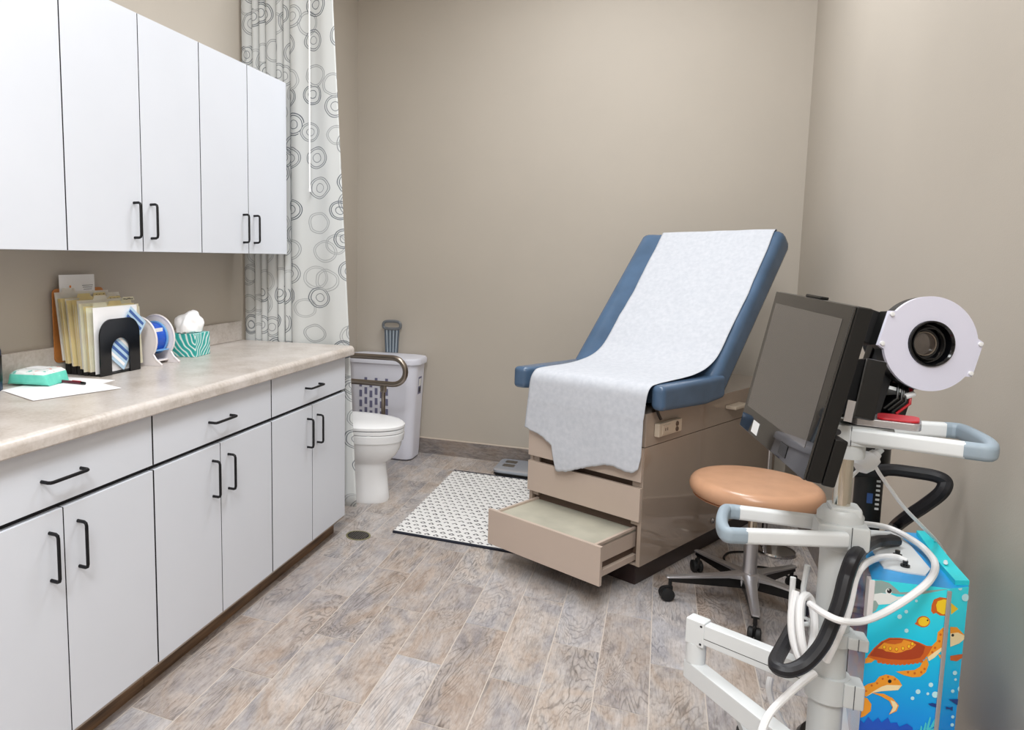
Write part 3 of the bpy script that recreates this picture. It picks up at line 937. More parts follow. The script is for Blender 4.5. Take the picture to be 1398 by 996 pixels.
def build_paper():
    # profile along the table (local Y, Z), from the top of the backrest to the front edge of the seat
    ang = math.radians(45.6); sy_, sz_ = math.cos(ang), math.sin(ang)
    def br(s, h): return (0.533 + sy_ * s - sz_ * h, 0.731 + sz_ * s + sy_ * h)
    prof = [br(0.922, 0.03), br(0.921, 0.08), br(0.916, 0.112), br(0.902, 0.131), br(0.87, 0.1345), br(0.78, 0.1325), br(0.64, 0.1315), br(0.54, 0.131), br(0.44, 0.131), br(0.34, 0.133), br(0.27, 0.138),
            (0.52, 0.920), (0.43, 0.872), (0.33, 0.853), (0.22, 0.846), (0.10, 0.8445), (0.02, 0.8425), (-0.012, 0.834), (-0.032, 0.808), (-0.038, 0.76), (-0.042, 0.70)]
    P = catmull([(0, y, z) for y, z in prof], 5)
    def ctr(i):                                  # sideways drift of the sheet
        f = i / (len(P) - 1)
        return -0.252 + 0.024 * math.sin(PI * f) - 0.006 * f
    torn = [(0.0, 0.578), (0.13, 0.560), (0.20, 0.545), (0.265, 0.522), (0.285, 0.47), (0.315, 0.412), (0.40, 0.424), (0.49, 0.443), (0.60, 0.470), (0.73, 0.495), (0.80, 0.499), (0.88, 0.488), (0.95, 0.490), (0.985, 0.510), (1.0, 0.560)]
    def bottom(u):
        for (a, za), (b_, zb) in zip(torn, torn[1:]):
            if a <= u <= b_:
                z = za + (zb - za) * (u - a) / (b_ - a)
                return z + 0.006 * mnoise.noise(V((u * 26, 3.1, 0))) + 0.003 * mnoise.noise(V((u * 70, 1.1, 0)))
        return torn[-1][1]
    nx, nh = 64, 22
    b = bmesh.new(); grid = []
    wid = 0.536
    for i, p in enumerate(P):
        row = []
        for j in range(nx + 1):
            u = j / nx
            edge = 0.004 * mnoise.noise(V((i * 0.12, 7 if u < 0.5 else 17, 0)))
            x = ctr(i) + (u - 0.5) * wid + edge * (abs(u - 0.5) * 2)
            wv = 0.0035 * mnoise.noise(V((u * 3, i * 0.16, 5))) if 12 < i < 60 else 0.001
            sag = 0.0
            row.append(b.verts.new((x, p.y - abs(wv) * 0.7, p.z + abs(wv) * 0.9)))
        grid.append(row)
    y0, z0 = P[-1].y, P[-1].z
    for h in range(1, nh + 1):
        f = h / nh
        row = []
        for j in range(nx + 1):
            u = j / nx
            z = z0 + (bottom(u) - z0) * f
            x = ctr(len(P) - 1) + (u - 0.5) * (wid + 0.010 * f) - 0.004 * f
            d = (z0 - z)
            y = y0 - 0.006 * min(1, d * 5) - 0.010 * d + 0.010 * mnoise.noise(V((u * 3.2, 2, d * 3))) * min(1, d * 4)
            if u > 0.9: y += 0.04 * d * (u - 0.9) * 10 * 0.5
            row.append(b.verts.new((x, min(y, -0.030), z)))
        grid.append(row)
    for A, B in zip(grid, grid[1:]):
        for j in range(nx): b.faces.new((A[j], A[j + 1], B[j + 1], B[j]))
    mb = MB(); mb.bm.free(); mb.bm = b
    o = mb.build('exam_paper', 'exampaper', smooth=70)
    o.matrix_world = TM
    sdm = o.modifiers.new('thick', 'SOLIDIFY'); sdm.thickness = 0.0006; sdm.offset = 1
    return tag(o, 'long white crepe paper sheet over the exam table, hanging torn over its front edge', 'exam paper')
build_paper()

# ------------------------------------------------------------------ stool
def build_stool():
    t = thing('stool', 'round tan vinyl stool on a five-leg aluminium caster base beside the exam table', 'stool', (0.35, 3.037, 0))
    R = 0.222
    prof = [(0.0, 0.418), (R - 0.03, 0.418), (R - 0.014, 0.423)]
    for i in range(13):
        a = -PI / 2 + PI * i / 12
        prof.append((R - 0.032 + 0.032 * math.cos(a), 0.460 + 0.036 * math.sin(a)))
    prof += [(R - 0.07, 0.500), (R - 0.12, 0.502), (0, 0.503)]
    MB().lathe(prof, 56).build('seat', 'stool', t, smooth=60)
    MB().lathe([(0, 0.395), (0.10, 0.395), (0.10, 0.417), (0, 0.417)], 24).build('seat_plate', 'black', t)
    mb = MB().lathe([(0, 0.10), (0.030, 0.10), (0.026, 0.128), (0.0235, 0.16), (0.0235, 0.300), (0.0, 0.302)], 24)
    mb.build('column', 'alu', t)
    MB().lathe([(0, 0.30), (0.015, 0.30), (0.015, 0.396), (0, 0.396)], 18).build('gas_lift', 'warm_steel', t)
    MB().tube([(0.04, 0.02, 0.388), (0.10, 0.05, 0.384), (0.16, 0.09, 0.372)], 0.005, 8).build('height_lever', 'black', t)
    MB().lathe([(0, 0.085), (0.046, 0.085), (0.048, 0.105), (0.040, 0.125), (0.028, 0.134), (0, 0.134)], 28).build('hub', 'alu', t)
    for k in range(5):
        a = math.radians(196.8 + 72 * k)
        X = Matrix.Rotation(a, 4, 'Z')
        # arm: flat polished top with a black skirt under it
        def sec(x, w, zt, zb): return [V((x, -w, zb)), V((x, w, zb)), V((x, w * 0.95, zt - 0.003)), V((x, w * 0.6, zt)), V((x, -w * 0.6, zt)), V((x, -w * 0.95, zt - 0.003))]
        top = [sec(0.03, 0.030, 0.130, 0.112), sec(0.08, 0.021, 0.124, 0.112), sec(0.16, 0.017, 0.114, 0.104), sec(0.25, 0.015, 0.104, 0.096), sec(0.292, 0.014, 0.100, 0.093), sec(0.300, 0.010, 0.098, 0.093)]
        leg = MB().loft(top, X=X).build('leg', 'alu', t)
        sk = [sec(0.03, 0.028, 0.1115, 0.078), sec(0.08, 0.0195, 0.1115, 0.076), sec(0.16, 0.0155, 0.1035, 0.076), sec(0.25, 0.0135, 0.0955, 0.078), sec(0.288, 0.0125, 0.0925, 0.080)]
        MB().loft(sk, X=X).build('leg_skirt', 'black', leg)
        c = thing_empty = None
        mb = MB()
        sw = random.uniform(-0.6, 0.6)
        Xc = X @ Matrix.Translation((0.284, 0, 0)) @ Matrix.Rotation(sw, 4, 'Z')
        mb.lathe([(0, 0.058), (0.007, 0.058), (0.007, 0.094), (0, 0.094)], 10, X=Xc)
        for s_ in (-1, 1):
            mb.lathe([(0, 0), (0.018, 0), (0.0255, 0.004), (0.0262, 0.010), (0.0255, 0.016), (0.016, 0.019), (0, 0.019)], 22, X=Xc @ Matrix.Translation((0.012, 0.002 * s_ + (-0.019 if s_ < 0 else 0), 0.0264)) @ Matrix.Rotation(-PI / 2, 4, 'X'))
        mb.box((0.006, 0, 0.040), (0.034, 0.012, 0.040), 0.006, X=Xc)
        mb.build('caster', 'rubber', leg)
    a = math.radians(196.8 + 72 * 2)
    MB().box((0.155, -0.0165, 0.0905), (0.040, 0.002, 0.017), 0, X=Matrix.Rotation(a, 4, 'Z')).build('maker_label', 'brass', t, smooth=0)
    return t
build_stool()

# ------------------------------------------------------------------ chrome floor lamp behind the stool
def build_lamp():
    t = thing('floor_lamp', 'chrome gooseneck floor lamp between stool and wall, mostly behind the monitor', 'lamp', (0.470, 3.665, 0))
    MB().lathe([(0, 0), (0.080, 0), (0.083, 0.006), (0.080, 0.014), (0.05, 0.020), (0, 0.021)], 32, X=Matrix.Translation((0.045, 0.0, 0))).build('base', 'chrome', t)
    MB().tube([(0, 0, 0.018), (0, 0, 0.78)], 0.0115, 14).build('post', 'chrome', t)
    MB().tube(catmull([(0, 0, 0.78), (0.0, 0.01, 0.90), (0.02, 0.0, 0.98), (0.07, -0.04, 1.0)], 6), 0.007, 10).build('gooseneck', 'chrome', t)
    d = Matrix.Translation((0.07, -0.04, 1.0)) @ Matrix.Rotation(2.2, 4, 'Y')
    MB().lathe([(0.0, -0.03), (0.02, -0.03), (0.024, -0.01), (0.045, 0.05), (0.043, 0.05), (0.02, -0.005), (0, -0.005)], 24, X=d).build('shade', 'cartwhite', t)
    return t
build_lamp()
cord = catmull([(0.40, 3.60, 0.006), (0.33, 3.56, 0.006), (0.30, 3.48, 0.006), (0.315, 3.40, 0.006), (0.36, 3.36, 0.006), (0.43, 3.44, 0.006), (0.52, 3.40, 0.006), (0.575, 3.20, 0.006), (0.56, 2.98, 0.006), (0.57, 2.8, 0.006)], 8)
tag(MB().tube(cord, 0.0045, 8).build('power_cord', 'black'), 'thin black power cord snaking over the floor around the stool base', 'cord')

# ------------------------------------------------------------------ imaging cart
PX, PY = 0.333, 1.63
def build_cart():
    t = thing('equipment_cart', 'white equipment cart post with two handle loops and a folding arm', 'equipment cart', (PX, PY, 0))
    MB().lathe([(0, 0.09), (0.029, 0.09), (0.029, 0.775), (0, 0.775)], 28).build('column', 'cartgrey', t)
    MB().lathe([(0, 0.775), (0.0148, 0.775), (0.0148, 0.965), (0, 0.965)], 22).build('chrome_post', 'warm_steel', t)
    # clamp collars
    for z, hh in ((0.478, 0.052), (0.585, 0.026)):
        mb = MB().lathe([(0.0292, z - hh / 2), (0.037, z - hh / 2), (0.037, z + hh / 2), (0.0292, z + hh / 2)], 26, loop=True)
        mb.box((0.038, -0.014, z), (0.034, 0.042, hh * 0.95), 0.004)
        mb.box((0.038, -0.0352, z), (0.0012, 0.001, hh * 0.95), 0, 1)
        mb.build('collar', ['cartgrey', 'darkline'], t)
    # handle loops
    def loop(name, zc, N0, N1, tip, F1, F0, parent):
        """flat handle loop at height zc: near rail N0-N1, grip round tip, far rail F1-F0 (room coordinates)"""
        P = lambda p: V((p[0] - PX, p[1] - PY, zc))
        def rail(pts, w_, h_, r_, mb):
            rings = []
            for i, p in enumerate(pts):
                tg = (pts[min(i + 1, len(pts) - 1)] - pts[max(i - 1, 0)]).normalized()
                nrm = tg.cross(V((0, 0, 1)))
                rings.append([p + nrm * x + V((0, 0, z)) for x, z in rrect(w_, h_, r_, 3)])
            return mb.loft(rings)
        mb = MB()
        n0, n1, tp, f1, f0 = P(N0), P(N1), P(tip), P(F1), P(F0)
        rail([n0, n0.lerp(n1, 0.5), n1], 0.019, 0.030, 0.007, mb)
        h_ = mb.build(name, 'cartwhite', parent)
        rail([f0, f0.lerp(f1, 0.5), f1], 0.019, 0.030, 0.007, MB2 := MB())
        MB2.build(name, 'cartwhite', parent)
        d = (tp - (n1 + f1) / 2).normalized()
        cn, cf = n1 + (n1 - n0).normalized() * 0.028, f1 + (f1 - f0).normalized() * 0.022
        pts = catmull([n1.lerp(n0, 0.01), n1.lerp(cn, 0.6), cn + d * 0.004 + (tp - cn) * 0.12, tp, cf + d * 0.004 + (tp - cf) * 0.12, f1.lerp(cf, 0.6), f1.lerp(f0, 0.01)], 6)
        rail(pts, 0.021, 0.031, 0.0095, MB_ := MB())
        MB_.build('grip', 'grip', h_)
    loop('handle_rail', 0.795, (0.335, 1.582), (0.163, 1.522), (0.128, 1.573), (0.166, 1.664), (0.330, 1.668), t)
    loop('handle_rail', 0.993, (0.333, 1.604), (0.488, 1.556), (0.536, 1.612), (0.508, 1.728), (0.350, 1.712), t)
    mb = MB().lathe([(0.0, 0.764), (0.036, 0.764), (0.038, 0.77), (0.038, 0.83), (0.030, 0.842), (0, 0.842)], 28)
    mb.box((0.0, -0.012, 0.795), (0.084, 0.062, 0.048), 0.006)
    mb.box((0.005, 0.0, 0.832), (0.052, 0.050, 0.034), 0.006)
    mb.box((0.012, -0.0432, 0.795), (0.0012, 0.0012, 0.046), 0, 1)
    mb.build('lower_casting', ['cartgrey', 'darkline'], t)
    mb = MB().lathe([(0, 0.945), (0.030, 0.945), (0.031, 0.95), (0.031, 0.985), (0, 0.99)], 26)
    mb.box((0.014, 0.008, 0.992), (0.105, 0.085, 0.040), 0.005)
    mb.box((0.000, -0.0352, 0.992), (0.0012, 0.0014, 0.038), 0, 1)
    mb.lathe([(0, 0), (0.006, 0), (0.006, 0.001), (0, 0.001)], 12, 1, Matrix.Translation((-0.022, -0.0352, 0.998)) @ RX90)
    mb.build('upper_casting', ['cartgrey', 'darkline'], t)
    # folding arm
    O = V((PX, PY, 0))
    e1 = V((0.112, 1.738, 0)) - O
    a0, a1 = V((-0.02, 0.005, 0.484)), e1 + V((0, 0, 0.484))
    def bar(p, q, w, h, mi=0, mb=None):
        d = (q - p); L = d.length; d.normalize()
        sidev = d.cross(V((0, 0, 1))).normalized(); upv = sidev.cross(d)
        X = frame((p + q) / 2, d, -sidev, upv)
        return mb.box((0, 0, 0), (L, w, h), 0.004, mi, X)
    mb = MB(); bar(a0, a1, 0.030, 0.048, 0, mb)
    dd = (a1 - a0).normalized(); sv = dd.cross(V((0, 0, 1))).normalized()
    bar(a0 + sv * 0.0146 + V((0, 0, -0.008)), a1 + sv * 0.0146 + V((0, 0, -0.008)), 0.002, 0.0016, 1, mb)
    bar(a0 - sv * 0.0146 + V((0, 0, -0.008)), a1 - sv * 0.0146 + V((0, 0, -0.008)), 0.002, 0.0016, 1, mb)
    arm = mb.build('folding_arm', ['cartwhite', 'darkline'], t)
    X = frame(e1 + V((-0.004, 0.003, 0.482)), dd, -sv, V((0, 0, 1)))
    mb = MB().box((0.0, 0, 0.0), (0.042, 0.036, 0.060), 0.004, 0, X)
    for p_ in ((-0.014, 0.021), (-0.014, -0.021)):
        for s_ in (1, -1):
            mb.lathe([(0, -0.0186), (0.0026, -0.0186), (0.0026, 0.0186), (0, 0.0186)], 8, 1, X @ Matrix.Translation((p_[0], 0, p_[1])) @ RX90)
    mb.lathe([(0, 0.408), (0.021, 0.408), (0.021, 0.455), (0, 0.455)], 26, 0, Matrix.Translation(e1 + V((-0.006, 0.006, 0))))
    mb.build('elbow', ['cartwhite', 'darkline'], arm)
    f1 = V((0.285, 1.500, 0)) - O + V((0, 0, 0.386)); f0 = e1 + V((-0.016, 0.016, 0.386))
    mb = MB(); bar(f0, f1, 0.036, 0.044, 0, mb)
    mb.build('forearm', 'cartwhite', arm)
    # cable hook on the column
    mb = MB().tube([(-0.028, -0.004, 0.60), (-0.07, -0.03, 0.60), (-0.075, -0.035, 0.64), (-0.075, -0.035, 0.70)], 0.005, 8)
    mb.tube([(-0.028, -0.004, 0.60), (-0.045, 0.02, 0.60), (-0.047, 0.022, 0.66), (-0.044, 0.016, 0.71)], 0.005, 8)
    mb.tube([(-0.028, -0.004, 0.545), (-0.045, -0.018, 0.545), (-0.050, -0.022, 0.555)], 0.006, 8)
    mb.build('cable_hook', 'cartwhite', t)
    # base on the floor
    MB().lathe([(0, 0.045), (0.06, 0.045), (0.064, 0.06), (0.055, 0.095), (0.036, 0.11), (0, 0.11)], 28).build('base_hub', 'cartgrey', t)
    for ang, L in ((99, 0.50), (196, 0.40), (262, 0.40), (322, 0.36)):
        X = Matrix.Rotation(math.radians(ang), 4, 'Z')
        lg = MB().loft([[V((x, w * sx, z)) for sx, z in ((-1, zb), (1, zb), (1, zt - 0.004), (0.7, zt), (-0.7, zt), (-1, zt - 0.004))] for x, w, zb, zt in ((0.03, 0.03, 0.052, 0.1), (L * 0.6, 0.024, 0.058, 0.092), (L, 0.02, 0.064, 0.088))], X=X).build('base_leg', 'cartgrey', t)
        mb = MB()
        Xc = X @ Matrix.Translation((L - 0.02, 0, 0))
        mb.lathe([(0, -0.014), (0.024, -0.014), (0.030, -0.008), (0.030, 0.008), (0.024, 0.014), (0, 0.014)], 24, X=Xc @ Matrix.Translation((0.008, 0, 0.0302)) @ RX90)
        mb.box((0.0, 0, 0.056), (0.022, 0.03, 0.016), 0.003, X=Xc)
        mb.build('caster', 'rubber', lg)
    # shelf that carries the case
    MB().box2((0.030, -0.03, 0.268), (0.27, 0.37, 0.283), 0.003).build('shelf', 'cartwhite', t)
    MB().box2((-0.025, -0.02, 0.255), (0.06, 0.03, 0.30), 0.004).build('shelf_bracket', 'cartgrey', t)
    return t
build_cart()

# ------------------------------------------------------------------ sea-print case
def build_case():
    A, B, Cc, D, E = V((0.396, 1.652, 0)), V((0.520, 1.666, 0)), V((0.556, 1.692, 0)), V((0.570, 1.990, 0)), V((0.437, 1.957, 0))
    zb, zt = 0.2845, 0.700
    t = thing('computer_case', 'turquoise equipment case printed with sea turtles and fish beside the cart post', 'case', (0.48, 1.8, zb))
    off = -V((0.48, 1.8, zb))
    pts = [A, B, Cc, D, E]
    mb = MB()
    lo = [p + V((0, 0, zb)) + off for p in pts]; hi = [p + V((0, 0, zt)) + off for p in pts]
    for i, mi in enumerate((0, 0, 0, 0, 1)):
        j = (i + 1) % 5
        mb.poly([lo[i], lo[j], hi[j], hi[i]], mi)
    mb.poly(hi, 2); mb.poly(lo[::-1], 0)
    body = mb
    # printed pictures on the faces
    n1 = (B - A).cross(V((0, 0, 1))).normalized(); n2 = (Cc - B).cross(V((0, 0, 1))).normalized()
    names = ['case', 'caseside', 'casetop', 'a_shark', 'a_white', 'a_black', 'a_orange', 'a_dorange', 'a_yellow', 'a_shell', 'a_cream', 'a_coral', 'a_weed', 'a_fish', 'a_bubble']
    ix = {k[2:]: i for i, k in enumerate(names) if k.startswith('a_')}
    pr = {1: body, 2: body}
    layer = [0]
    U1 = (B - A).normalized(); U2 = (Cc - B).normalized()
    def clampf(p, face):
        o_, u_, L_ = (A, U1, (B - A).length) if face == 1 else (B, U2, (Cc - B).length)
        a = (p - o_).dot(u_)
        a2 = min(max(a, 0.0005), L_ - 0.0005)
        p = p + u_ * (a2 - a)
        p.z = min(p.z, zt - 0.0005)
        return p
    def put(col, pxs, face=1, org=(1140, 720)):
        layer[0] += 1
        o_, n_ = (A, n1) if face == 1 else (B, n2)
        q = [clampf(atp(org[0] + x / 6.64, org[1] + y / 6.64, o_, n_), face) for x, y in pxs]
        q = [p + n_ * (0.0003 + 0.000012 * layer[0]) + off for p in q]
        pr[face].poly(q, ix[col])
    def disc(col, x, y, r, face=1, org=(1140, 720), ry=None):
        put(col, [(x + r * math.cos(2 * PI * i / 14), y + (ry or r) * math.sin(2 * PI * i / 14)) for i in range(14)], face, org)
    z8 = (1140, 846)
    # swordfish
    put('shark', [(300, 475), (420, 478), (490, 500), (540, 540), (590, 585), (700, 580), (1040, 530), (1040, 542), (800, 600), (660, 605), (560, 600), (500, 590), (420, 590), (290, 600)])
    put('white', [(290, 600), (420, 590), (500, 600), (560, 625), (650, 622), (560, 655), (500, 690), (400, 697), (290, 690)])
    put('shark', [(290, 655), (370, 660), (395, 700), (370, 750), (290, 790)])
    disc('white', 486, 577, 30); disc('black', 492, 572, 22); disc('white', 486, 562, 6)
    # yellow fish
    put('dorange', [(875, 700), (895, 650), (950, 628), (1030, 640), (1030, 800), (950, 795), (915, 770), (890, 780), (870, 755)])
    put('yellow', [(915, 700), (930, 665), (985, 648), (1030, 655), (1030, 780), (975, 785), (925, 755)])
    put('yellow', [(1050, 680), (1115, 735), (1050, 785)], 2)
    disc('dorange', 800, 850, 62, ry=52); put('dorange', [(720, 870), (750, 840), (760, 890)])
    disc('yellow', 803, 850, 50, ry=42); disc('black', 838, 838, 8)
    # big turtle
    put('orange', [(262, 350), (300, 330), (365, 355), (330, 382), (268, 392)], org=z8)
    put('orange', [(820, 300), (870, 240), (920, 190), (930, 110), (980, 65), (1010, 60), (1010, 250), (960, 280), (900, 340), (850, 370)], org=z8)
    put('cream', [(850, 370), (840, 335), (900, 290), (960, 250), (1010, 215), (1010, 250), (960, 280), (900, 340)], org=z8)
    put('dorange', [(290, 330), (350, 255), (420, 192), (490, 160), (590, 160), (680, 175), (760, 200), (830, 232), (885, 235), (850, 300), (810, 355), (720, 388), (600, 398), (480, 388), (370, 362)], org=z8)
    put('shell', [(310, 322), (360, 260), (425, 202), (495, 170), (590, 170), (680, 185), (760, 210), (815, 240), (800, 300), (770, 340), (700, 355), (600, 360), (480, 352), (390, 335)], org=z8)
    put('orange', [(385, 255), (440, 205), (500, 178), (620, 176), (700, 198), (735, 222), (690, 262), (645, 272), (600, 290), (555, 298), (510, 288), (460, 282), (430, 262)], org=z8)
    for x in range(400, 790, 38): disc('dorange', x, 372 + 22 * math.sin((x - 380) / 400 * PI), 20, org=z8, ry=14)
    for x, y in ((445, 245), (500, 258), (556, 264), (614, 256), (668, 238), (700, 215)): disc('dorange', x, y, 17, org=z8, ry=20); disc('yellow', x, y - 2, 11, org=z8, ry=14)
    put('dorange', [(440, 200), (500, 178), (620, 176), (600, 205), (540, 218), (480, 212)], org=z8)
    put('orange', [(830, 340), (848, 400), (822, 470), (770, 512), (700, 517), (620, 497), (552, 465), (640, 455), (720, 450), (770, 420), (790, 380)], org=z8)
    for x, y in ((905, 250), (945, 190), (955, 130), (985, 95), (880, 290), (810, 440), (720, 480), (660, 470), (780, 470)): disc('dorange', x, y, 11, org=z8)
    put('orange', [(930, 305), (1010, 325), (1010, 352), (950, 345)], org=z8)
    put('orange', [(1040, 60), (1100, 62), (1190, 130), (1190, 170), (1120, 210), (1040, 240)], 2, z8)
    put('cream', [(1040, 120), (1110, 110), (1190, 135), (1185, 170), (1120, 210), (1040, 240)], 2, z8)
    disc('black', 1062, 135, 13, 2, z8)
    put('dorange', [(1040, 322), (1190, 300), (1190, 335), (1100, 370), (1040, 362)], 2, z8)
    # second turtle
    put('orange', [(225, 600), (300, 575), (360, 560), (400, 510), (460, 490), (530, 505), (580, 545), (606, 590), (570, 632), (500, 637), (420, 642), (340, 657), (280, 692), (225, 670)], org=z8)
    put('cream', [(280, 692), (335, 650), (420, 600), (470, 585), (604, 588), (570, 632), (500, 637), (420, 642), (340, 657)], org=z8)
    disc('black', 494, 552, 17, org=z8)
    for x, y in ((380, 570), (430, 530), (480, 512), (540, 535), (330, 590), (280, 640), (270, 780), (290, 820)): disc('dorange', x, y, 10, org=z8)
    put('orange', [(235, 690), (290, 705), (328, 760), (322, 820), (270, 866), (205, 878), (240, 800)], org=z8)
    put('orange', [(330, 655), (440, 665), (520, 705), (576, 770), (556, 822), (486, 854), (520, 790), (490, 730), (420, 690)], org=z8)
    put('cream', [(500, 722), (540, 735), (566, 772), (546, 815), (496, 846), (525, 790)], org=z8)
    # coral and weed
    put('coral', [(190, 1200), (190, 950), (225, 900), (260, 930), (300, 872), (340, 920), (390, 880), (420, 925), (480, 880), (500, 930), (560, 925), (580, 965), (650, 935), (700, 970), (730, 1200)], org=z8)
    for (x0, y0, x1, y1) in ((770, 1010, 780, 950), (800, 1005, 820, 920), (830, 985, 860, 870), (870, 960, 930, 840), (830, 990, 930, 930), (800, 1010, 900, 975)):
        put('weed', [(x0 - 8, y0), (x1 - 4, y1), (x1 + 8, y1 + 12), (x0 + 14, y0 + 10)], org=z8)
    put('fish', [(840, 755), (880, 748), (930, 760), (930, 790), (900, 785), (860, 772)], org=z8)
    put('fish', [(1000, 780), (1035, 790), (1062, 780), (1060, 820), (1030, 803), (1000, 805)], 2, z8)
    put('fish', [(1025, 715), (1130, 710), (1130, 765), (1060, 740)], 2, z8)
    for x, y, r in ((735, 660, 13), (643, 757, 17), (583, 803, 21), (645, 930, 19)): disc('bubble', x, y, r)
    for x, y, r in ((750, 645, 22), (700, 705, 17), (905, 672, 29), (838, 664, 13), (866, 583, 21), (970, 555, 36)): disc('bubble', x, y, r, 1, z8)
    for x, y, r in ((1060, 640, 16), (1080, 475, 20), (1085, 535, 12), (1130, 620, 26), (1060, 873, 15), (1055, 945, 16)): disc('bubble', x, y, r, 2, z8)
    for x, y, r in ((1175, 630, 34), (1128, 547, 18)): disc('bubble', x, y, r, 2)
    body.build('body', names, t, smooth=0)
    # top plate with ports, raised lid strip, metal corner trim, white notch
    X0 = Matrix.Translation(off)
    def top(name, pxs, mats, h=0.002, mi=0):
        q = [atz(1140 + x / 6.64, 720 + y / 6.64, zt) for x, y in pxs]
        c = sum(q, V()) / len(q)
        return MB().prism([(p.x, p.y) for p in q], zt + 0.0002, zt + h, X=X0).build(name, mats, t)
    tp = top('port_plate', [(255, 25), (560, 50), (700, 190), (865, 385), (820, 440), (640, 415), (440, 372), (390, 300), (330, 200)], 'cartwhite', 0.003)
    top('lid_strip', [(735, 62), (838, 70), (1080, 372), (1215, 525), (1085, 522), (935, 350)], 'casecyan', 0.010)
    for x, y in ((565, 255), (635, 352)):
        p = atz(1140 + x / 6.64, 720 + y / 6.64, zt + 0.003) + off
        MB().lathe([(0, 0), (0.008, 0), (0.008, 0.004), (0.0045, 0.005), (0.0045, 0.012), (0, 0.012)], 14, X=Matrix.Translation(p)).build('port', 'gloss_black', tp)
    p = B + n1 * 0.002 + U1 * -0.001
    MB().box2((-0.0035, -0.002, 0.04), (0.0035, 0.003, zt - zb - 0.004), 0.001, X=Matrix.Translation(p + V((0, 0, zb)) + off)).build('corner_trim', 'silver', t)
    MB().box2((-0.004, -0.002, 0.330), (0.006, 0.02, 0.414), 0.002, X=Matrix.Translation(A + V((0, 0, zb)) + off)).build('corner_pad', 'dispenser', t)
    return t
build_case()

# ------------------------------------------------------------------ monitor
def build_monitor():
    c = V((0.2341, 1.6551, 1.0934))
    a_, b_, g_ = 0.1654, 0.1763, -0.0212
    n = V((-math.cos(b_) * math.cos(a_), -math.cos(b_) * math.sin(a_), math.sin(b_)))    # faces the cabinets
    w0 = V((math.sin(a_), -math.cos(a_), 0)); u0 = n.cross(w0)
    w = w0 * math.cos(g_) + u0 * math.sin(g_); u = n.cross(w)
    X = frame(c, w, u, n)
    Wd, Hd = 0.405, 0.3154
    t = thing('monitor', 'black flat monitor with a switched-off glossy screen facing the cabinets, held on the cart', 'monitor', c)
    Xl = Matrix.Translation(-c) @ X
    MB().box2((-Wd / 2, -Hd / 2, -0.030), (Wd / 2, Hd / 2, -0.004), 0.004, X=Xl).build('housing', 'black', t)
    MB().box2((-Wd / 2 + 0.001, -Hd / 2 + 0.001, -0.004), (Wd / 2 - 0.001, Hd / 2 - 0.001, -0.0004), 0.001, X=Xl).build('bezel', 'bezel', t)
    MB().box2((-Wd / 2 + 0.020, -Hd / 2 + 0.052, -0.0004), (Wd / 2 - 0.032, Hd / 2 - 0.026, 0.0002), 0, X=Xl).build('screen', 'screenoff', t, smooth=0)
    MB().box2((-0.13, -0.12, -0.055), (0.10, 0.12, -0.030), 0.01, X=Xl).build('back_bulge', 'black', t)
    MB().box2((Wd / 2 - 0.085, -Hd / 2 - 0.002, -0.052), (Wd / 2 - 0.001, -Hd / 2 + 0.085, -0.0302), 0.004, X=Xl).build('speaker', 'black', t)
    MB().box2((-0.05, Hd / 2, -0.022), (0.03, Hd / 2 + 0.006, -0.008), 0.002, X=Xl).build('webcam', 'black', t)
    MB().box2((-0.115, -Hd / 2 + 0.008, 0.0002), (-0.075, -Hd / 2 + 0.034, 0.0008), 0, X=Xl).build('asset_label', 'labelwhite', t, smooth=0)
    MB().box2((0.06, -Hd / 2 + 0.010, -0.0003), (0.10, -Hd / 2 + 0.034, 0.0006), 0.0004, X=Xl).build('button_panel', 'gloss_black', t)
    return t, X
mon, MX = build_monitor()

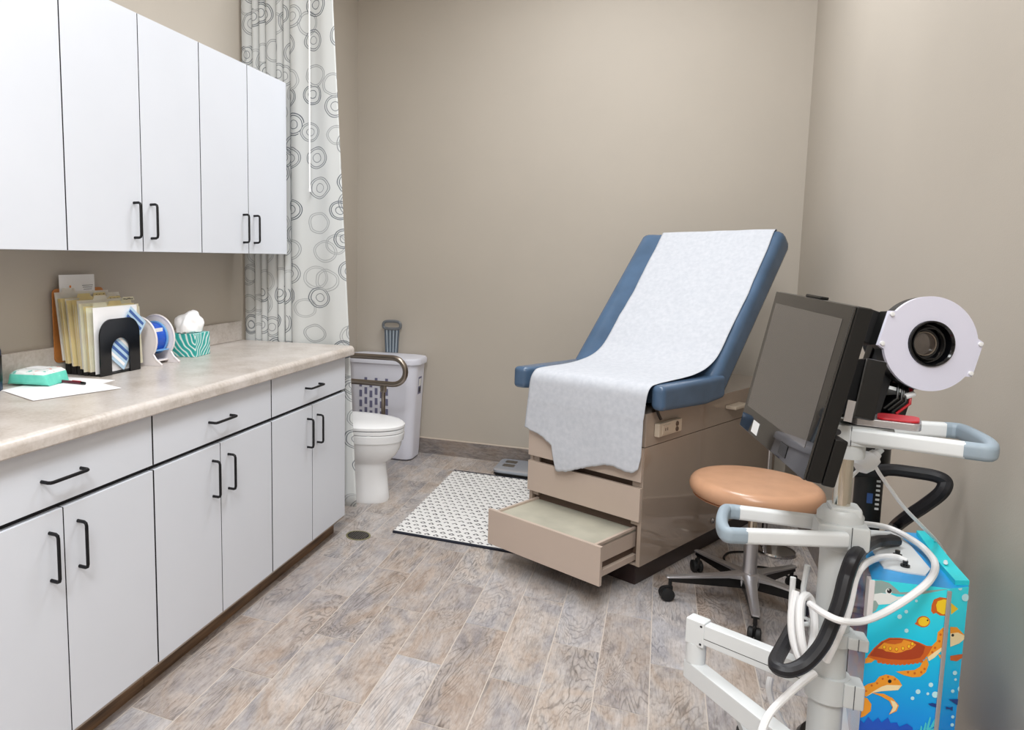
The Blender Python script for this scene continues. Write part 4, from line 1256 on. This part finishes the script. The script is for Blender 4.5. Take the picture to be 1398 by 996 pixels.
# ------------------------------------------------------------------ ring-light camera and its black bracket
def build_camera_head():
    fw = -(RM @ V((0, 0, -1)))                       # the ring faces back along the room
    rt = RM @ V((1, 0, 0)); up = RM @ V((0, 1, 0))
    a = math.radians(-18.8)
    ax = rt * math.cos(a) + up * math.sin(a); ay = -rt * math.sin(a) + up * math.cos(a)
    c = at(1271, 469, 1.42)
    t = thing('examination_camera', 'black camera head with a large pale ring light around its lens', 'camera', c)
    X = Matrix.Translation(-c) @ frame(c, ax, ay, fw)
    R = 0.0955
    def plate(R, hl, hw):
        o = []
        for i in range(72):
            th = 2 * PI * i / 72
            x, y = math.cos(th), math.sin(th)
            rr = R
            # union with a rectangle hl x hw
            s = min(hl / max(abs(x), 1e-6), hw / max(abs(y), 1e-6))
            o.append((x * max(rr, s), y * max(rr, s)))
        return o
    pl = plate(R, 0.100, 0.038)
    hole = circ(0.0465, 40, 0.0, 0.0)
    MB().prism(pl, -0.006, 0.0, inner=hole, X=X, bev=0.0).build('ring_light', 'ring', t, smooth=30)
    MB().prism(plate(R - 0.001, 0.099, 0.037), -0.026, -0.0062, inner=circ(0.048, 40), X=X).build('ring_housing', 'black', t, smooth=30)
    for x, y in ((0.094, 0.031), (0.094, -0.031), (-0.094, 0.031), (-0.094, -0.031)):
        MB().lathe([(0, 0), (0.0045, 0), (0.0045, 0.003), (0, 0.004)], 12, X=X @ Matrix.Translation((x, y, 0.0))).build('screw', 'labelwhite', t)
    mb = MB().lathe([(0.046, 0.004), (0.0435, 0.005), (0.041, 0.002), (0.0385, -0.010), (0.034, -0.012), (0.0325, -0.004), (0.0305, -0.004), (0.0295, -0.016), (0.024, -0.018), (0.024, -0.060), (0.0465, -0.060)], 44, X=X, loop=True)
    mb.build('lens_barrel', 'gloss_black', t, smooth=25)
    MB().lathe([(0, -0.0130), (0.010, -0.0133), (0.0225, -0.0165), (0.0225, -0.020), (0, -0.020)], 32, X=X).build('lens', 'lensglass', t)
    MB().lathe([(0.0228, -0.0155), (0.0245, -0.0150), (0.0245, -0.0175), (0.0228, -0.0175)], 32, X=X, loop=True).build('lens_ring', 'steel', t)
    MB().lathe([(0, -0.130), (0.040, -0.130), (0.045, -0.12), (0.045, -0.061), (0, -0.061)], 30, X=X).build('camera_body', 'blackmatte', t)
    # side block and silver coupling towards the monitor
    MB().box2((-0.116, -0.034, -0.058), (-0.085, 0.036, -0.027), 0.004, X=X).build('side_block', 'blackmatte', t)
    MB().lathe([(0, 0), (0.018, 0), (0.018, 0.05), (0, 0.05)], 20, X=X @ Matrix.Translation((-0.116, 0.006, -0.042)) @ Matrix.Rotation(-PI / 2, 4, 'Y')).build('coupling', 'silver', t)
    # leaning bracket below the head
    p0 = at(1190, 590, 1.47) - c; p1 = at(1236, 455, 1.50) - c
    d = (p1 - p0); L = d.length; d.normalize()
    sx = (rt - d * rt.dot(d)).normalized(); dep = d.cross(sx)
    Xb = frame((p0 + p1) / 2, sx, dep, d)
    br = MB().box((0.022, 0, 0), (0.030, 0.05, L), 0.004, X=Xb).box((-0.020, 0.02, 0.0), (0.055, 0.020, L), 0.003, X=Xb).build('bracket', 'black', t)
    MB().box((-0.032, -0.004, -0.010), (0.020, 0.07, L * 0.92), 0.003, X=Xb).build('bracket_rail', 'blackmatte', br)
    MB().lathe([(0, -0.03), (0.028, -0.03), (0.034, -0.02), (0.034, 0.03), (0.028, 0.04), (0, 0.04)], 24, X=Xb @ Matrix.Translation((0.000, -0.012, 0.02))).build('focus_motor', 'gloss_black', br)
    MB().lathe([(0.0, 0), (0.0285, 0), (0.0285, 0.007), (0, 0.007)], 24, X=Xb @ Matrix.Translation((0.000, -0.012, -0.026))).build('motor_ring', 'cartgrey', br)
    for k in range(4):
        q = V((-0.008 + 0.009 * k, -0.034, -0.03))
        MB().tube([Xb @ V((q.x - 0.012, -0.02, 0.02)), Xb @ V((q.x, -0.04, -0.012)), Xb @ V((q.x + 0.006, -0.04, -0.04)), Xb @ V((q.x - 0.002, -0.025, -0.065))], 0.0028, 8).build('wire', 'red' if k == 3 else 'black', br)
    MB().tube([Xb @ V((0.012, -0.040, -0.030)), Xb @ V((0.024, -0.044, -0.018))], 0.006, 8).build('wire_plug', 'labelwhite', br)
    return t
build_camera_head()

# black mount between monitor and camera bracket
def build_mount():
    t = thing('monitor_mount', 'black tilting bracket joining monitor and camera to the cart top', 'bracket', (PX, PY, 1.0))
    O = V((PX, PY, 1.0))
    p0, p1 = V((0.322, 1.632, 1.022)), V((0.340, 1.655, 1.13))
    d = (p1 - p0).normalized(); L = (p1 - p0).length
    sy = V((0.15, -0.99, 0)).normalized(); sy = (sy - d * sy.dot(d)).normalized(); sx = sy.cross(d)
    X = frame((p0 + p1) / 2 - O, sx, sy, d)
    MB().box((-0.012, 0.015, 0), (0.036, 0.095, L), 0.004, X=X).build('plate', 'black', t)
    fp = O + X @ V((0, 0.0632, 0)); lp = X.inverted() @ (atp(1160, 561, fp, sy) - O)
    MB().box((lp.x, 0.0632, lp.z), (0.013, 0.0008, 0.040), 0, X=X).build('serial_label', 'silver', t, smooth=0)
    return t
build_mount()

# ------------------------------------------------------------------ black stand behind the case
def build_stand():
    x, y = 0.505, 2.205
    t = thing('black_stand', 'black tubular stand with a clamp collar rising behind the sea-print case', 'stand', (x, y, 0))
    MB().lathe([(0, 0.03), (0.030, 0.03), (0.030, 0.80), (0, 0.80)], 24).build('post', 'blackmatte', t)
    MB().lathe([(0, 0.775), (0.038, 0.775), (0.040, 0.785), (0.040, 0.865), (0.034, 0.875), (0, 0.875)], 24).build('collar', 'black', t)
    MB().lathe([(0, 0.875), (0.022, 0.875), (0.022, 1.12), (0, 1.12)], 20).build('inner_tube', 'black', t)
    mb = MB().tube([(0.012, -0.0302, 0.70), (0.012, -0.0302, 0.775)], 0.0001, 4)
    mb = MB()
    for i in range(7): mb.box((0.014, -0.0285, 0.690 + 0.012 * i), (0.008, 0.003, 0.005), 0)
    mb.box((-0.002, -0.0305, 0.716), (0.012, 0.002, 0.026), 0.0005, 1)
    mb.build('printed_label', ['labelwhite', 'bluecard'], t)
    MB().lathe([(0, 0.0), (0.11, 0.0), (0.115, 0.01), (0.105, 0.025), (0.04, 0.035), (0, 0.036)], 32).build('base', 'black', t)
    MB().tube([(-0.0, 0.0, 0.83), (-0.09, -0.09, 0.83), (-0.115, -0.13, 0.845)], 0.013, 10).build('side_arm', 'black', t)
    return t
build_stand()

# ------------------------------------------------------------------ device on the upper handle
def build_device():
    c = V((0.388, 1.618, 1.0155))
    t = thing('handheld_device', 'slim silver handheld device with red top lying on the upper handle of the cart', 'handheld device', c, math.radians(-14))
    MB().prism(rrect(0.104, 0.062, 0.012), -0.002, 0.012, bev=0.002).build('body', 'silver', t)
    MB().prism(rrect(0.062, 0.056, 0.012, cx=0.018), 0.0122, 0.0165, bev=0.0015).build('cover', 'red', t)
    return t
build_device()

# ------------------------------------------------------------------ hoses and cables
def hose(name, pts, r, m, label, cat, n=8, seg=10):
    o = MB().tube(catmull(pts, n), r, seg).build(name, m)
    return tag(o, label, cat)
port = atz(1217, 741, 0.702)
hose('hose', [at(1150, 641, 1.78), at(1180, 643, 1.77), at(1215, 641, 1.76), at(1250, 645, 1.73), at(1278, 650, 1.70), at(1290, 658, 1.69), at(1285, 672, 1.69), at(1262, 690, 1.74), at(1235, 708, 1.80), at(1220, 722, 1.84), V(port)],
     0.0155, 'hose', 'thick black hose arching from the black stand down to the case top', 'hose')
ZT = 0.716
hose('hose', [V(port) + V((0.004, -0.012, 0.010)), atz(1203, 738, 0.722), atz(1188, 742, 0.728), at(1168, 757, 1.315), at(1156, 785, 1.305), at(1147, 820, 1.300), at(1136, 850, 1.300), at(1122, 880, 1.298), at(1100, 905, 1.30), at(1078, 915, 1.30), at(1062, 912, 1.31), at(1059, 902, 1.335), at(1069, 882, 1.385), at(1082, 858, 1.43), at(1093, 838, 1.46), at(1100, 822, 1.475)],
     0.0125, 'hose', 'black hose sagging in a low loop in front of the cart post', 'hose')
hose('cable', [atz(1160, 716, 0.745), atz(1182, 715, 0.728), atz(1215, 721, ZT), atz(1248, 738, ZT), atz(1268, 755, ZT), atz(1277, 772, ZT + 0.004), at(1268, 793, 1.315), at(1240, 816, 1.305), at(1205, 837, 1.30), at(1175, 848, 1.285), at(1148, 847, 1.268), at(1125, 837, 1.285), at(1106, 824, 1.33)],
     0.0064, 'cable', 'thick white cable sweeping in a wide loop across the case front', 'cable')
hose('cable', [atz(1238, 766, 0.712), atz(1222, 760, ZT), atz(1200, 761, ZT + 0.004), at(1180, 770, 1.335), at(1168, 788, 1.325), at(1162, 815, 1.322), at(1156, 840, 1.322), at(1146, 864, 1.325), at(1136, 886, 1.33), at(1128, 902, 1.34)],
     0.0064, 'cable', 'thick white cable running from the case ports down beside the black hose', 'cable')
hose('cable', [at(1086, 806, 1.39), at(1081, 840, 1.38), at(1083, 872, 1.37), at(1091, 897, 1.36), at(1101, 903, 1.36), at(1109, 880, 1.37), at(1112, 850, 1.38), at(1108, 822, 1.39), at(1101, 812, 1.385), at(1093, 822, 1.37), at(1092, 852, 1.355), at(1096, 882, 1.345), at(1103, 902, 1.345)],
     0.0072, 'cable', 'white cable hanging in tight vertical coils from the cart hook', 'cable')
hose('cable', [at(1112, 918, 1.345), at(1090, 935, 1.335), at(1068, 955, 1.335), at(1050, 975, 1.325), at(1040, 998, 1.31), at(1036, 1025, 1.30)],
     0.0068, 'cable', 'white cable dropping forward from the post over the folding arm', 'cable')
hose('cable', [at(1052, 925, 1.56), at(1050, 938, 1.55), at(1053, 955, 1.54), at(1062, 975, 1.53), at(1075, 1000, 1.52), at(1085, 1020, 1.51)],
     0.0066, 'cable', 'white cable curving down behind the folding arm', 'cable')
hose('cord', [at(1193, 632, 1.46), at(1200, 645, 1.46), at(1214, 665, 1.46), at(1234, 692, 1.47), at(1258, 717, 1.50), at(1279, 739, 1.545), at(1290, 757, 1.565), atz(1291, 768, 0.716)],
     0.0036, 'cable', 'thin white cord falling from the white plug to the case corner', 'cord', seg=8)
def build_plug():
    c = at(1186, 628, 1.46)
    t = thing('cable_plug', 'bulky white cable plug hanging under the upper handle of the cart', 'plug', c)
    d = (at(1172, 640, 1.46) - at(1198, 616, 1.46)).normalized()
    X = d.to_track_quat('Z', 'Y').to_matrix().to_4x4()
    MB().lathe([(0, -0.022), (0.010, -0.022), (0.012, -0.014), (0.017, -0.010), (0.019, 0.010), (0.015, 0.024), (0.006, 0.030), (0, 0.030)], 18, X=X).build('shell', 'cable', t)
    MB().lathe([(0, -0.034), (0.007, -0.034), (0.007, -0.0222), (0, -0.0222)], 14, X=X).build('collar', 'cartwhite', t)
    MB().tube(catmull([d * 0.028, d * 0.05 + V((-0.004, 0, -0.012)), V((-0.035, -0.005, -0.09)), V((-0.045, 0.0, -0.16))], 6), 0.0034, 8).build('lead', 'cable', t)
    return t
build_plug()

# ------------------------------------------------------------------ things on the worktop
def build_sorter():
    t = thing('file_sorter', 'black file sorter with an arched front plate holding folders on the worktop', 'file sorter', (-1.75, 1.953, CT))
    # arch plate in local Y (width) / Z
    def arch(w, h, r, n=10):
        o = [(-w / 2, 0), ]
        pts = [(-w / 2, 0.0)]
        for i in range(n + 1):
            a = PI - (PI / 2) * i / n
            pts.append((-w / 2 + r + r * math.cos(a), h - r + r * math.sin(a)))
        for i in range(n + 1):
            a = PI / 2 - (PI / 2) * i / n
            pts.append((w / 2 - r + r * math.cos(a), h - r + r * math.sin(a)))
        pts.append((w / 2, 0.0))
        return pts
    o = arch(0.206, 0.198, 0.060)
    inn = arch(0.094, 0.128, 0.046)
    full = o + inn[::-1]
    X = Matrix(((0, 0, 1, 0), (1, 0, 0, 0), (0, 1, 0, 0), (0, 0, 0, 1)))
    MB().prism(full, -0.005, 0.0, X=X).build('front_plate', 'gloss_black', t, smooth=30)
    mb = MB()
    for i in range(6):
        mb.box2((-0.030 - 0.0275 * i, -0.10, 0.0), (-0.0055 - 0.0275 * i, 0.10, 0.006 + 0.009 * i), 0.001)
    mb.build('stepped_base', 'black', t)
    return t
build_sorter()

def folder_mesh(w, h, bow, tabpos, tabw, th):
    """folder standing in the local YZ plane, bottom edge on z=0, bowed towards +x"""
    mb = MB()
    n = 12
    def sheet(x0, mi, hh, tab):
        ring = []
        b = bmesh.new()
        cols = []
        for j in range(n + 1):
            u = j / n
            x = x0 + bow * math.sin(PI * u) * 0.6
            zt = hh
            cols.append((b.verts.new((x, (u - 0.5) * w, 0)), b.verts.new((x + bow * 0.35 * math.sin(PI * u), (u - 0.5) * w, hh * 0.5)), b.verts.new((x, (u - 0.5) * w, zt))))
        for A, B in zip(cols, cols[1:]):
            b.faces.new((A[0], B[0], B[1], A[1])); b.faces.new((A[1], B[1], B[2], A[2]))
        if tab:
            y0, y1 = (tabpos - 0.5) * w, (tabpos - 0.5) * w + tabw
            vs = [b.verts.new((x0 + bow * 0.4, y, z)) for y, z in ((y0, hh), (y0 + 0.006, hh + 0.014), (y1 - 0.006, hh + 0.014), (y1, hh))]
            b.faces.new(vs)
        r = bmesh.ops.solidify(b, geom=b.faces[:], thickness=0.0012)
        mb.add(b, mi)
    sheet(0.0, 0, h, True)
    sheet(th * 0.5, 2, h - 0.012, False)
    sheet(th, 1, h - 0.010, False)
    return mb
ORD = ['first', 'second', 'third', 'fourth', 'fifth', 'sixth', 'seventh', 'eighth', 'ninth', 'tenth', 'eleventh', 'twelfth']
fm = ['manila2', 'manila', 'manila2', 'offwhite', 'manila', 'manila', 'manila', 'offwhite', 'manila', 'manila', 'offwhite']
nf = len(fm)
for i in range(nf):
    f = i / (nf - 1)
    xb = -1.7815 - 0.110 * f
    lean = 0.010 + 0.018 * f
    w_ = 0.262 + random.uniform(-0.008, 0.008)
    h_ = 0.232 + random.uniform(-0.010, 0.008)
    bow = 0.0035 + 0.0010 * random.random()
    o = folder_mesh(w_, h_, bow, 0.12 + 0.17 * ((i * 2) % 5), 0.07, 0.0040).build('file_folder', [fm[i], fm[i], 'paperwhite'], smooth=0)
    zb = CT + 0.008 + 0.009 * max(0, math.ceil((-0.0055 - (xb - 0.002 + 1.75)) / 0.0275) - 1)
    yc = 1.966 - 0.016 * f + random.uniform(-0.004, 0.004)
    up = V((-lean / h_, 0, 1)).normalized(); yv = V((random.uniform(-0.006, 0.006), 1, 0)).normalized()
    yv = (yv - up * yv.dot(up)).normalized(); xv = yv.cross(up)
    o.matrix_world = frame(V((xb, yc, zb)), xv, yv, up)
    col = 'pale paper-filled' if fm[i] == 'offwhite' else ('cream' if fm[i] == 'manila2' else 'manila yellow')
    tag(o, col + ' file folder standing in the black sorter, ' + ORD[i] + ' behind the white front sheet', 'folder', 'folders in the file sorter')
    if i in (2, 4, 6, 9):          # handwriting-like dashes on the tab
        mb = MB()
        y0 = (0.12 + 0.17 * ((i * 2) % 5) - 0.5) * w_
        for q in range(7): mb.box((bow * 0.4 + 0.0009, y0 + 0.012 + q * 0.0075, h_ + 0.006 + random.uniform(-0.001, 0.001)), (0.0006, 0.005, 0.0025 + 0.002 * random.random()))
        mb.build('tab_scribble', 'ink', o, smooth=0)
sh = MB().box2((-0.0006, -0.112, 0), (0.0006, 0.112, 0.232), 0).build('paper_sheet', 'paperwhite', smooth=0)
sh.matrix_world = Matrix.Translation((-1.7690, 1.957, CT + 0.008)) @ Matrix.Rotation(-0.015, 4, 'Y')
tag(sh, 'plain white sheet standing directly behind the arched plate of the sorter', 'paper')
mb = MB().box2((-0.0005, -0.105, -0.052), (0.0005, 0.105, 0.052), 0, 0)
for i in range(9):
    yy = -0.088 + i * 0.022
    mb.box((0.0008, yy, 0.003), (0.0008, 0.011, 0.092), 0, 1 if i % 3 else 2)
card = mb.build('striped_card', ['bluepale', 'bluecard', 'paperwhite'], smooth=0)
card.matrix_world = Matrix.Translation((-1.7600, 2.000, CT + 0.122)) @ Matrix.Rotation(math.radians(52), 4, 'X')
tag(card, 'blue and white striped card tilted behind the arch of the sorter', 'card')
# brown board and letter at the back
bd = MB().prism(rrect(0.250, 0.262, 0.018), -0.0018, 0.0018, X=Matrix(((0, 0, 1, 0), (1, 0, 0, 0), (0, 1, 0, 0), (0, 0, 0, 1)))).build('brown_board', 'brownboard')
bd.matrix_world = Matrix.Translation((-1.9335, 1.945, CT + 0.172))
tag(bd, 'orange-brown board with rounded corners standing at the back of the sorter', 'board')
mb = MB().box2((-0.0004, -0.086, 0), (0.0004, 0.086, 0.28), 0, 0)
mb.box((0.0006, -0.035, 0.236), (0.0006, 0.008, 0.011), 0, 1).box((0.0006, -0.034, 0.224), (0.0006, 0.011, 0.005), 0, 1)
for i in range(3): mb.box((0.0006, 0.050, 0.240 - i * 0.007), (0.0006, 0.054 - 0.006 * i, 0.002), 0, 3)
for i in range(3): mb.box((0.0006, 0.0 - 0.008 * i, 0.196 - i * 0.014), (0.0006, 0.07 - 0.02 * i, 0.0026), 0, 2)
lt = mb.build('letter', ['paperwhite', 'orange', 'ink', 'bandgrey'], smooth=0)
lt.matrix_world = Matrix.Translation((-1.9265, 1.938, CT + 0.072)) @ Matrix.Rotation(-0.02, 4, 'Y')
tag(lt, 'white letter with a small orange logo rising above the folders', 'letter')

# barrier film dispenser
def build_dispenser():
    t = thing('film_dispenser', 'white dispenser with two flared round side plates and a roll of blue film', 'film dispenser', (-1.830, 2.196, CT))
    def side():
        pts = []
        R, zc = 0.088, 0.098
        for i in range(25):
            a = math.radians(-38) + math.radians(256) * i / 24
            pts.append((R * math.cos(a), zc + R * math.sin(a)))
        pts += [(-0.075, 0.020), (-0.090, 0.0), (0.112, 0.0), (0.084, 0.022)]
        return pts
    X = Matrix(((1, 0, 0, 0), (0, 0, 1, 0), (0, 1, 0, 0), (0, 0, 0, 1)))
    for y in (-0.056, 0.052):
        sp_ = MB().prism(side(), y, y + 0.004, X=X).build('side_plate', 'dispenser', t, smooth=30)
        pts = [V((x, y + 0.002, z)) for x, z in side()[:-2] + [(0.072, 0.022)]]
        MB().tube([V((x, y + 0.002, z)) for x, z in [(0.112, 0.004), (0.084, 0.024)] + side()[:25] + [(-0.075, 0.020), (-0.092, 0.004)]], 0.0045, 8).build('rim', 'dispenser', sp_)
    MB().lathe([(0.02, -0.046), (0.060, -0.046), (0.060, 0.046), (0.02, 0.046)], 36, loop=True, X=Matrix.Translation((0, 0, 0.098)) @ RX90).build('film_roll', 'filmblue', t)
    mb = MB().lathe([(0.0605, -0.047), (0.066, -0.047), (0.066, -0.040), (0.0605, -0.040)], 36, loop=True, X=Matrix.Translation((0, 0, 0.098)) @ RX90)
    mb.tube([(0, -0.05, 0.098), (0, 0.05, 0.098)], 0.016, 14)
    mb.build('core', 'filmlight', t)
    MB().box((0.052, 0.0, 0.131), (0.002, 0.056, 0.018), 0, X=Matrix.Identity(4)).build('roll_label', 'labelwhite', t, smooth=0)
    MB().box2((0.030, -0.046, 0.052), (0.068, 0.046, 0.056), 0.001).build('film_tail', 'filmlight', t)
    MB().box2((-0.06, -0.052, 0.010), (0.06, 0.052, 0.016), 0.001).build('crossbar', 'dispenser', t)
    return t
build_dispenser()

# tissue box
def build_tissue():
    t = thing('tissue_box', 'teal wave-patterned tissue box with a white tissue pulled up, next to the film dispenser', 'tissue box', (-1.822, 2.462, CT), math.radians(8))
    MB().box2((-0.060, -0.066, 0.0), (0.060, 0.066, 0.098), 0.002).build('carton', 'tissuebox', t)
    b = bmesh.new()
    bmesh.ops.create_icosphere(b, subdivisions=4, radius=1.0)
    for v in b.verts:
        p = v.co.copy()
        n1 = mnoise.noise(p * 1.7 + V((3, 1, 0))); n2 = mnoise.noise(p * 4.2); rd = abs(mnoise.noise(p * 2.6 + V((9, 2, 4))))
        k = 1.08 + 0.30 * mnoise.noise(p * 1.1 + V((3, 1, 0))) - 0.22 * abs(mnoise.noise(p * 2.0 + V((9, 2, 4)))) + 0.02 * n2
        v.co = V((p.x * 0.050 * k, p.y * 0.070 * k, 0.126 + p.z * 0.058 * k))
        if v.co.z < 0.0985: v.co.z = 0.0985; v.co.x *= 0.7; v.co.y *= 0.7
    mb = MB(); mb.add(b)
    mb.build('tissue', 'tissue', t, smooth=60)
    return t
build_tissue()

# wipes pack
def build_wipes():
    t = thing('wipes_pack', 'soft teal and white wipes pack lying on the loose papers', 'wipes pack', (-1.843, 1.664, CT + 0.0035), math.radians(12))
    rings = []
    for i in range(13):
        u = -1 + 2 * i / 12
        k = (1 - abs(u) ** 7)
        hh = 0.006 + 0.042 * max(0, k) ** 0.6
        w_ = 0.064 - 0.010 * (1 - max(0, k))
        ring = []
        for j in range(24):
            a = 2 * PI * j / 24
            c_, s_ = math.cos(a), math.sin(a)
            x = u * 0.076; y = (abs(c_) ** 0.35) * (1 if c_ > 0 else -1) * w_
            z = hh / 2 + (abs(s_) ** 0.45) * (1 if s_ > 0 else -1) * hh / 2 + 0.002 * mnoise.noise(V((x * 30, y * 30, s_)))
            ring.append(V((x, y, max(0.0004, z))))
        rings.append(ring)
    MB().loft(rings).build('pouch', 'wipes', t, smooth=50)
    MB().prism(rrect(0.07, 0.05, 0.012), 0.0485, 0.0505, bev=0.0008).build('flap', 'labelwhite', t)
    return t
build_wipes()
for i, (cx_, cy_, a_, lab) in enumerate(((-1.752, 1.668, 0.10, 'loose white paper sheet flat on the worktop under the other sheet'), (-1.680, 1.610, -0.33, 'loose white paper sheet lying askew on top of the other flat sheet'))):
    p_ = MB().box2((-0.108, -0.14, 0), (0.108, 0.14, 0.0011), 0).build('paper_sheet', 'paperwhite', smooth=0)
    p_.matrix_world = Matrix.Translation((cx_, cy_, CT + 0.0002 + 0.0013 * i)) @ Matrix.Rotation(a_, 4, 'Z')
    tag(p_, lab, 'paper')
def build_pen():
    t = thing('pen', 'dark maroon pen lying on the papers beside the wipes pack', 'pen', (-1.742, 1.698, CT + 0.0079), math.radians(1))
    MB().tube([(-0.062, 0, 0), (0.050, 0, 0)], 0.0048, 12).build('barrel', 'maroon', t)
    MB().tube([(0.0505, 0, 0), (0.066, 0, 0)], [0.0052, 0.0046], 12).build('cap', 'gloss_black', t)
    MB().box2((0.012, -0.0012, 0.0046), (0.05, 0.0012, 0.0066), 0.0005).build('clip', 'red', t)
    return t
build_pen()
def build_bottle():
    t = thing('pump_bottle', 'dark bottle standing next to the wipes pack, cut off at the edge of view', 'bottle', (-1.872, 1.507, CT))
    MB().lathe([(0, 0), (0.030, 0), (0.032, 0.004), (0.032, 0.125), (0.026, 0.142), (0.014, 0.150), (0, 0.150)], 28).build('body', 'navy', t)
    MB().lathe([(0, 0.1505), (0.0165, 0.1505), (0.0165, 0.185), (0.012, 0.196), (0, 0.197)], 20).build('cap', 'black', t)
    MB().lathe([(0.0323, 0.03), (0.0327, 0.03), (0.0327, 0.11), (0.0323, 0.11)], 28, loop=True).build('label', 'black', t)
    return t
build_bottle()

# ------------------------------------------------------------------ light
def area(name, loc, sx, sy, power, col=(1, 1, 1), rot=(0, 0, 0)):
    l = bpy.data.lights.new(name, 'AREA'); l.shape = 'RECTANGLE'; l.size = sx; l.size_y = sy
    l.energy = power; l.color = col
    o = bpy.data.objects.new(name, l); o.location = loc; o.rotation_euler = rot
    COL.objects.link(o)
    return o
area('unseen_ceiling_light', (-0.30, 3.10, ZC - 0.02), 0.60, 1.20, 44, (0.955, 0.98, 1.0))
area('unseen_ceiling_light', (-0.35, 0.90, ZC - 0.02), 0.60, 1.20, 34, (0.955, 0.98, 1.0))  # unseen extra panel, added to brighten the cabinet fronts
area('unseen_ceiling_light', (0.00, -0.80, ZC - 0.02), 0.60, 1.20, 86, (0.955, 0.98, 1.0))  # unseen panel behind the camera, set strong as fill for the cabinets
w = bpy.data.worlds.new('World'); S.world = w; w.use_nodes = True
w.node_tree.nodes['Background'].inputs[0].default_value = (1, 1, 1, 1)
w.node_tree.nodes['Background'].inputs[1].default_value = 0.3

S.view_settings.view_transform = 'Standard'
S.view_settings.look = 'None'
S.view_settings.gamma = 1.0
S.view_settings.use_curve_mapping = False
S.view_settings.exposure = 0.1
S.cycles.use_denoising = True
S.cycles.max_bounces = 10
S.cycles.diffuse_bounces = 6
S.cycles.sample_clamp_indirect = 8
bpy.context.view_layer.update()
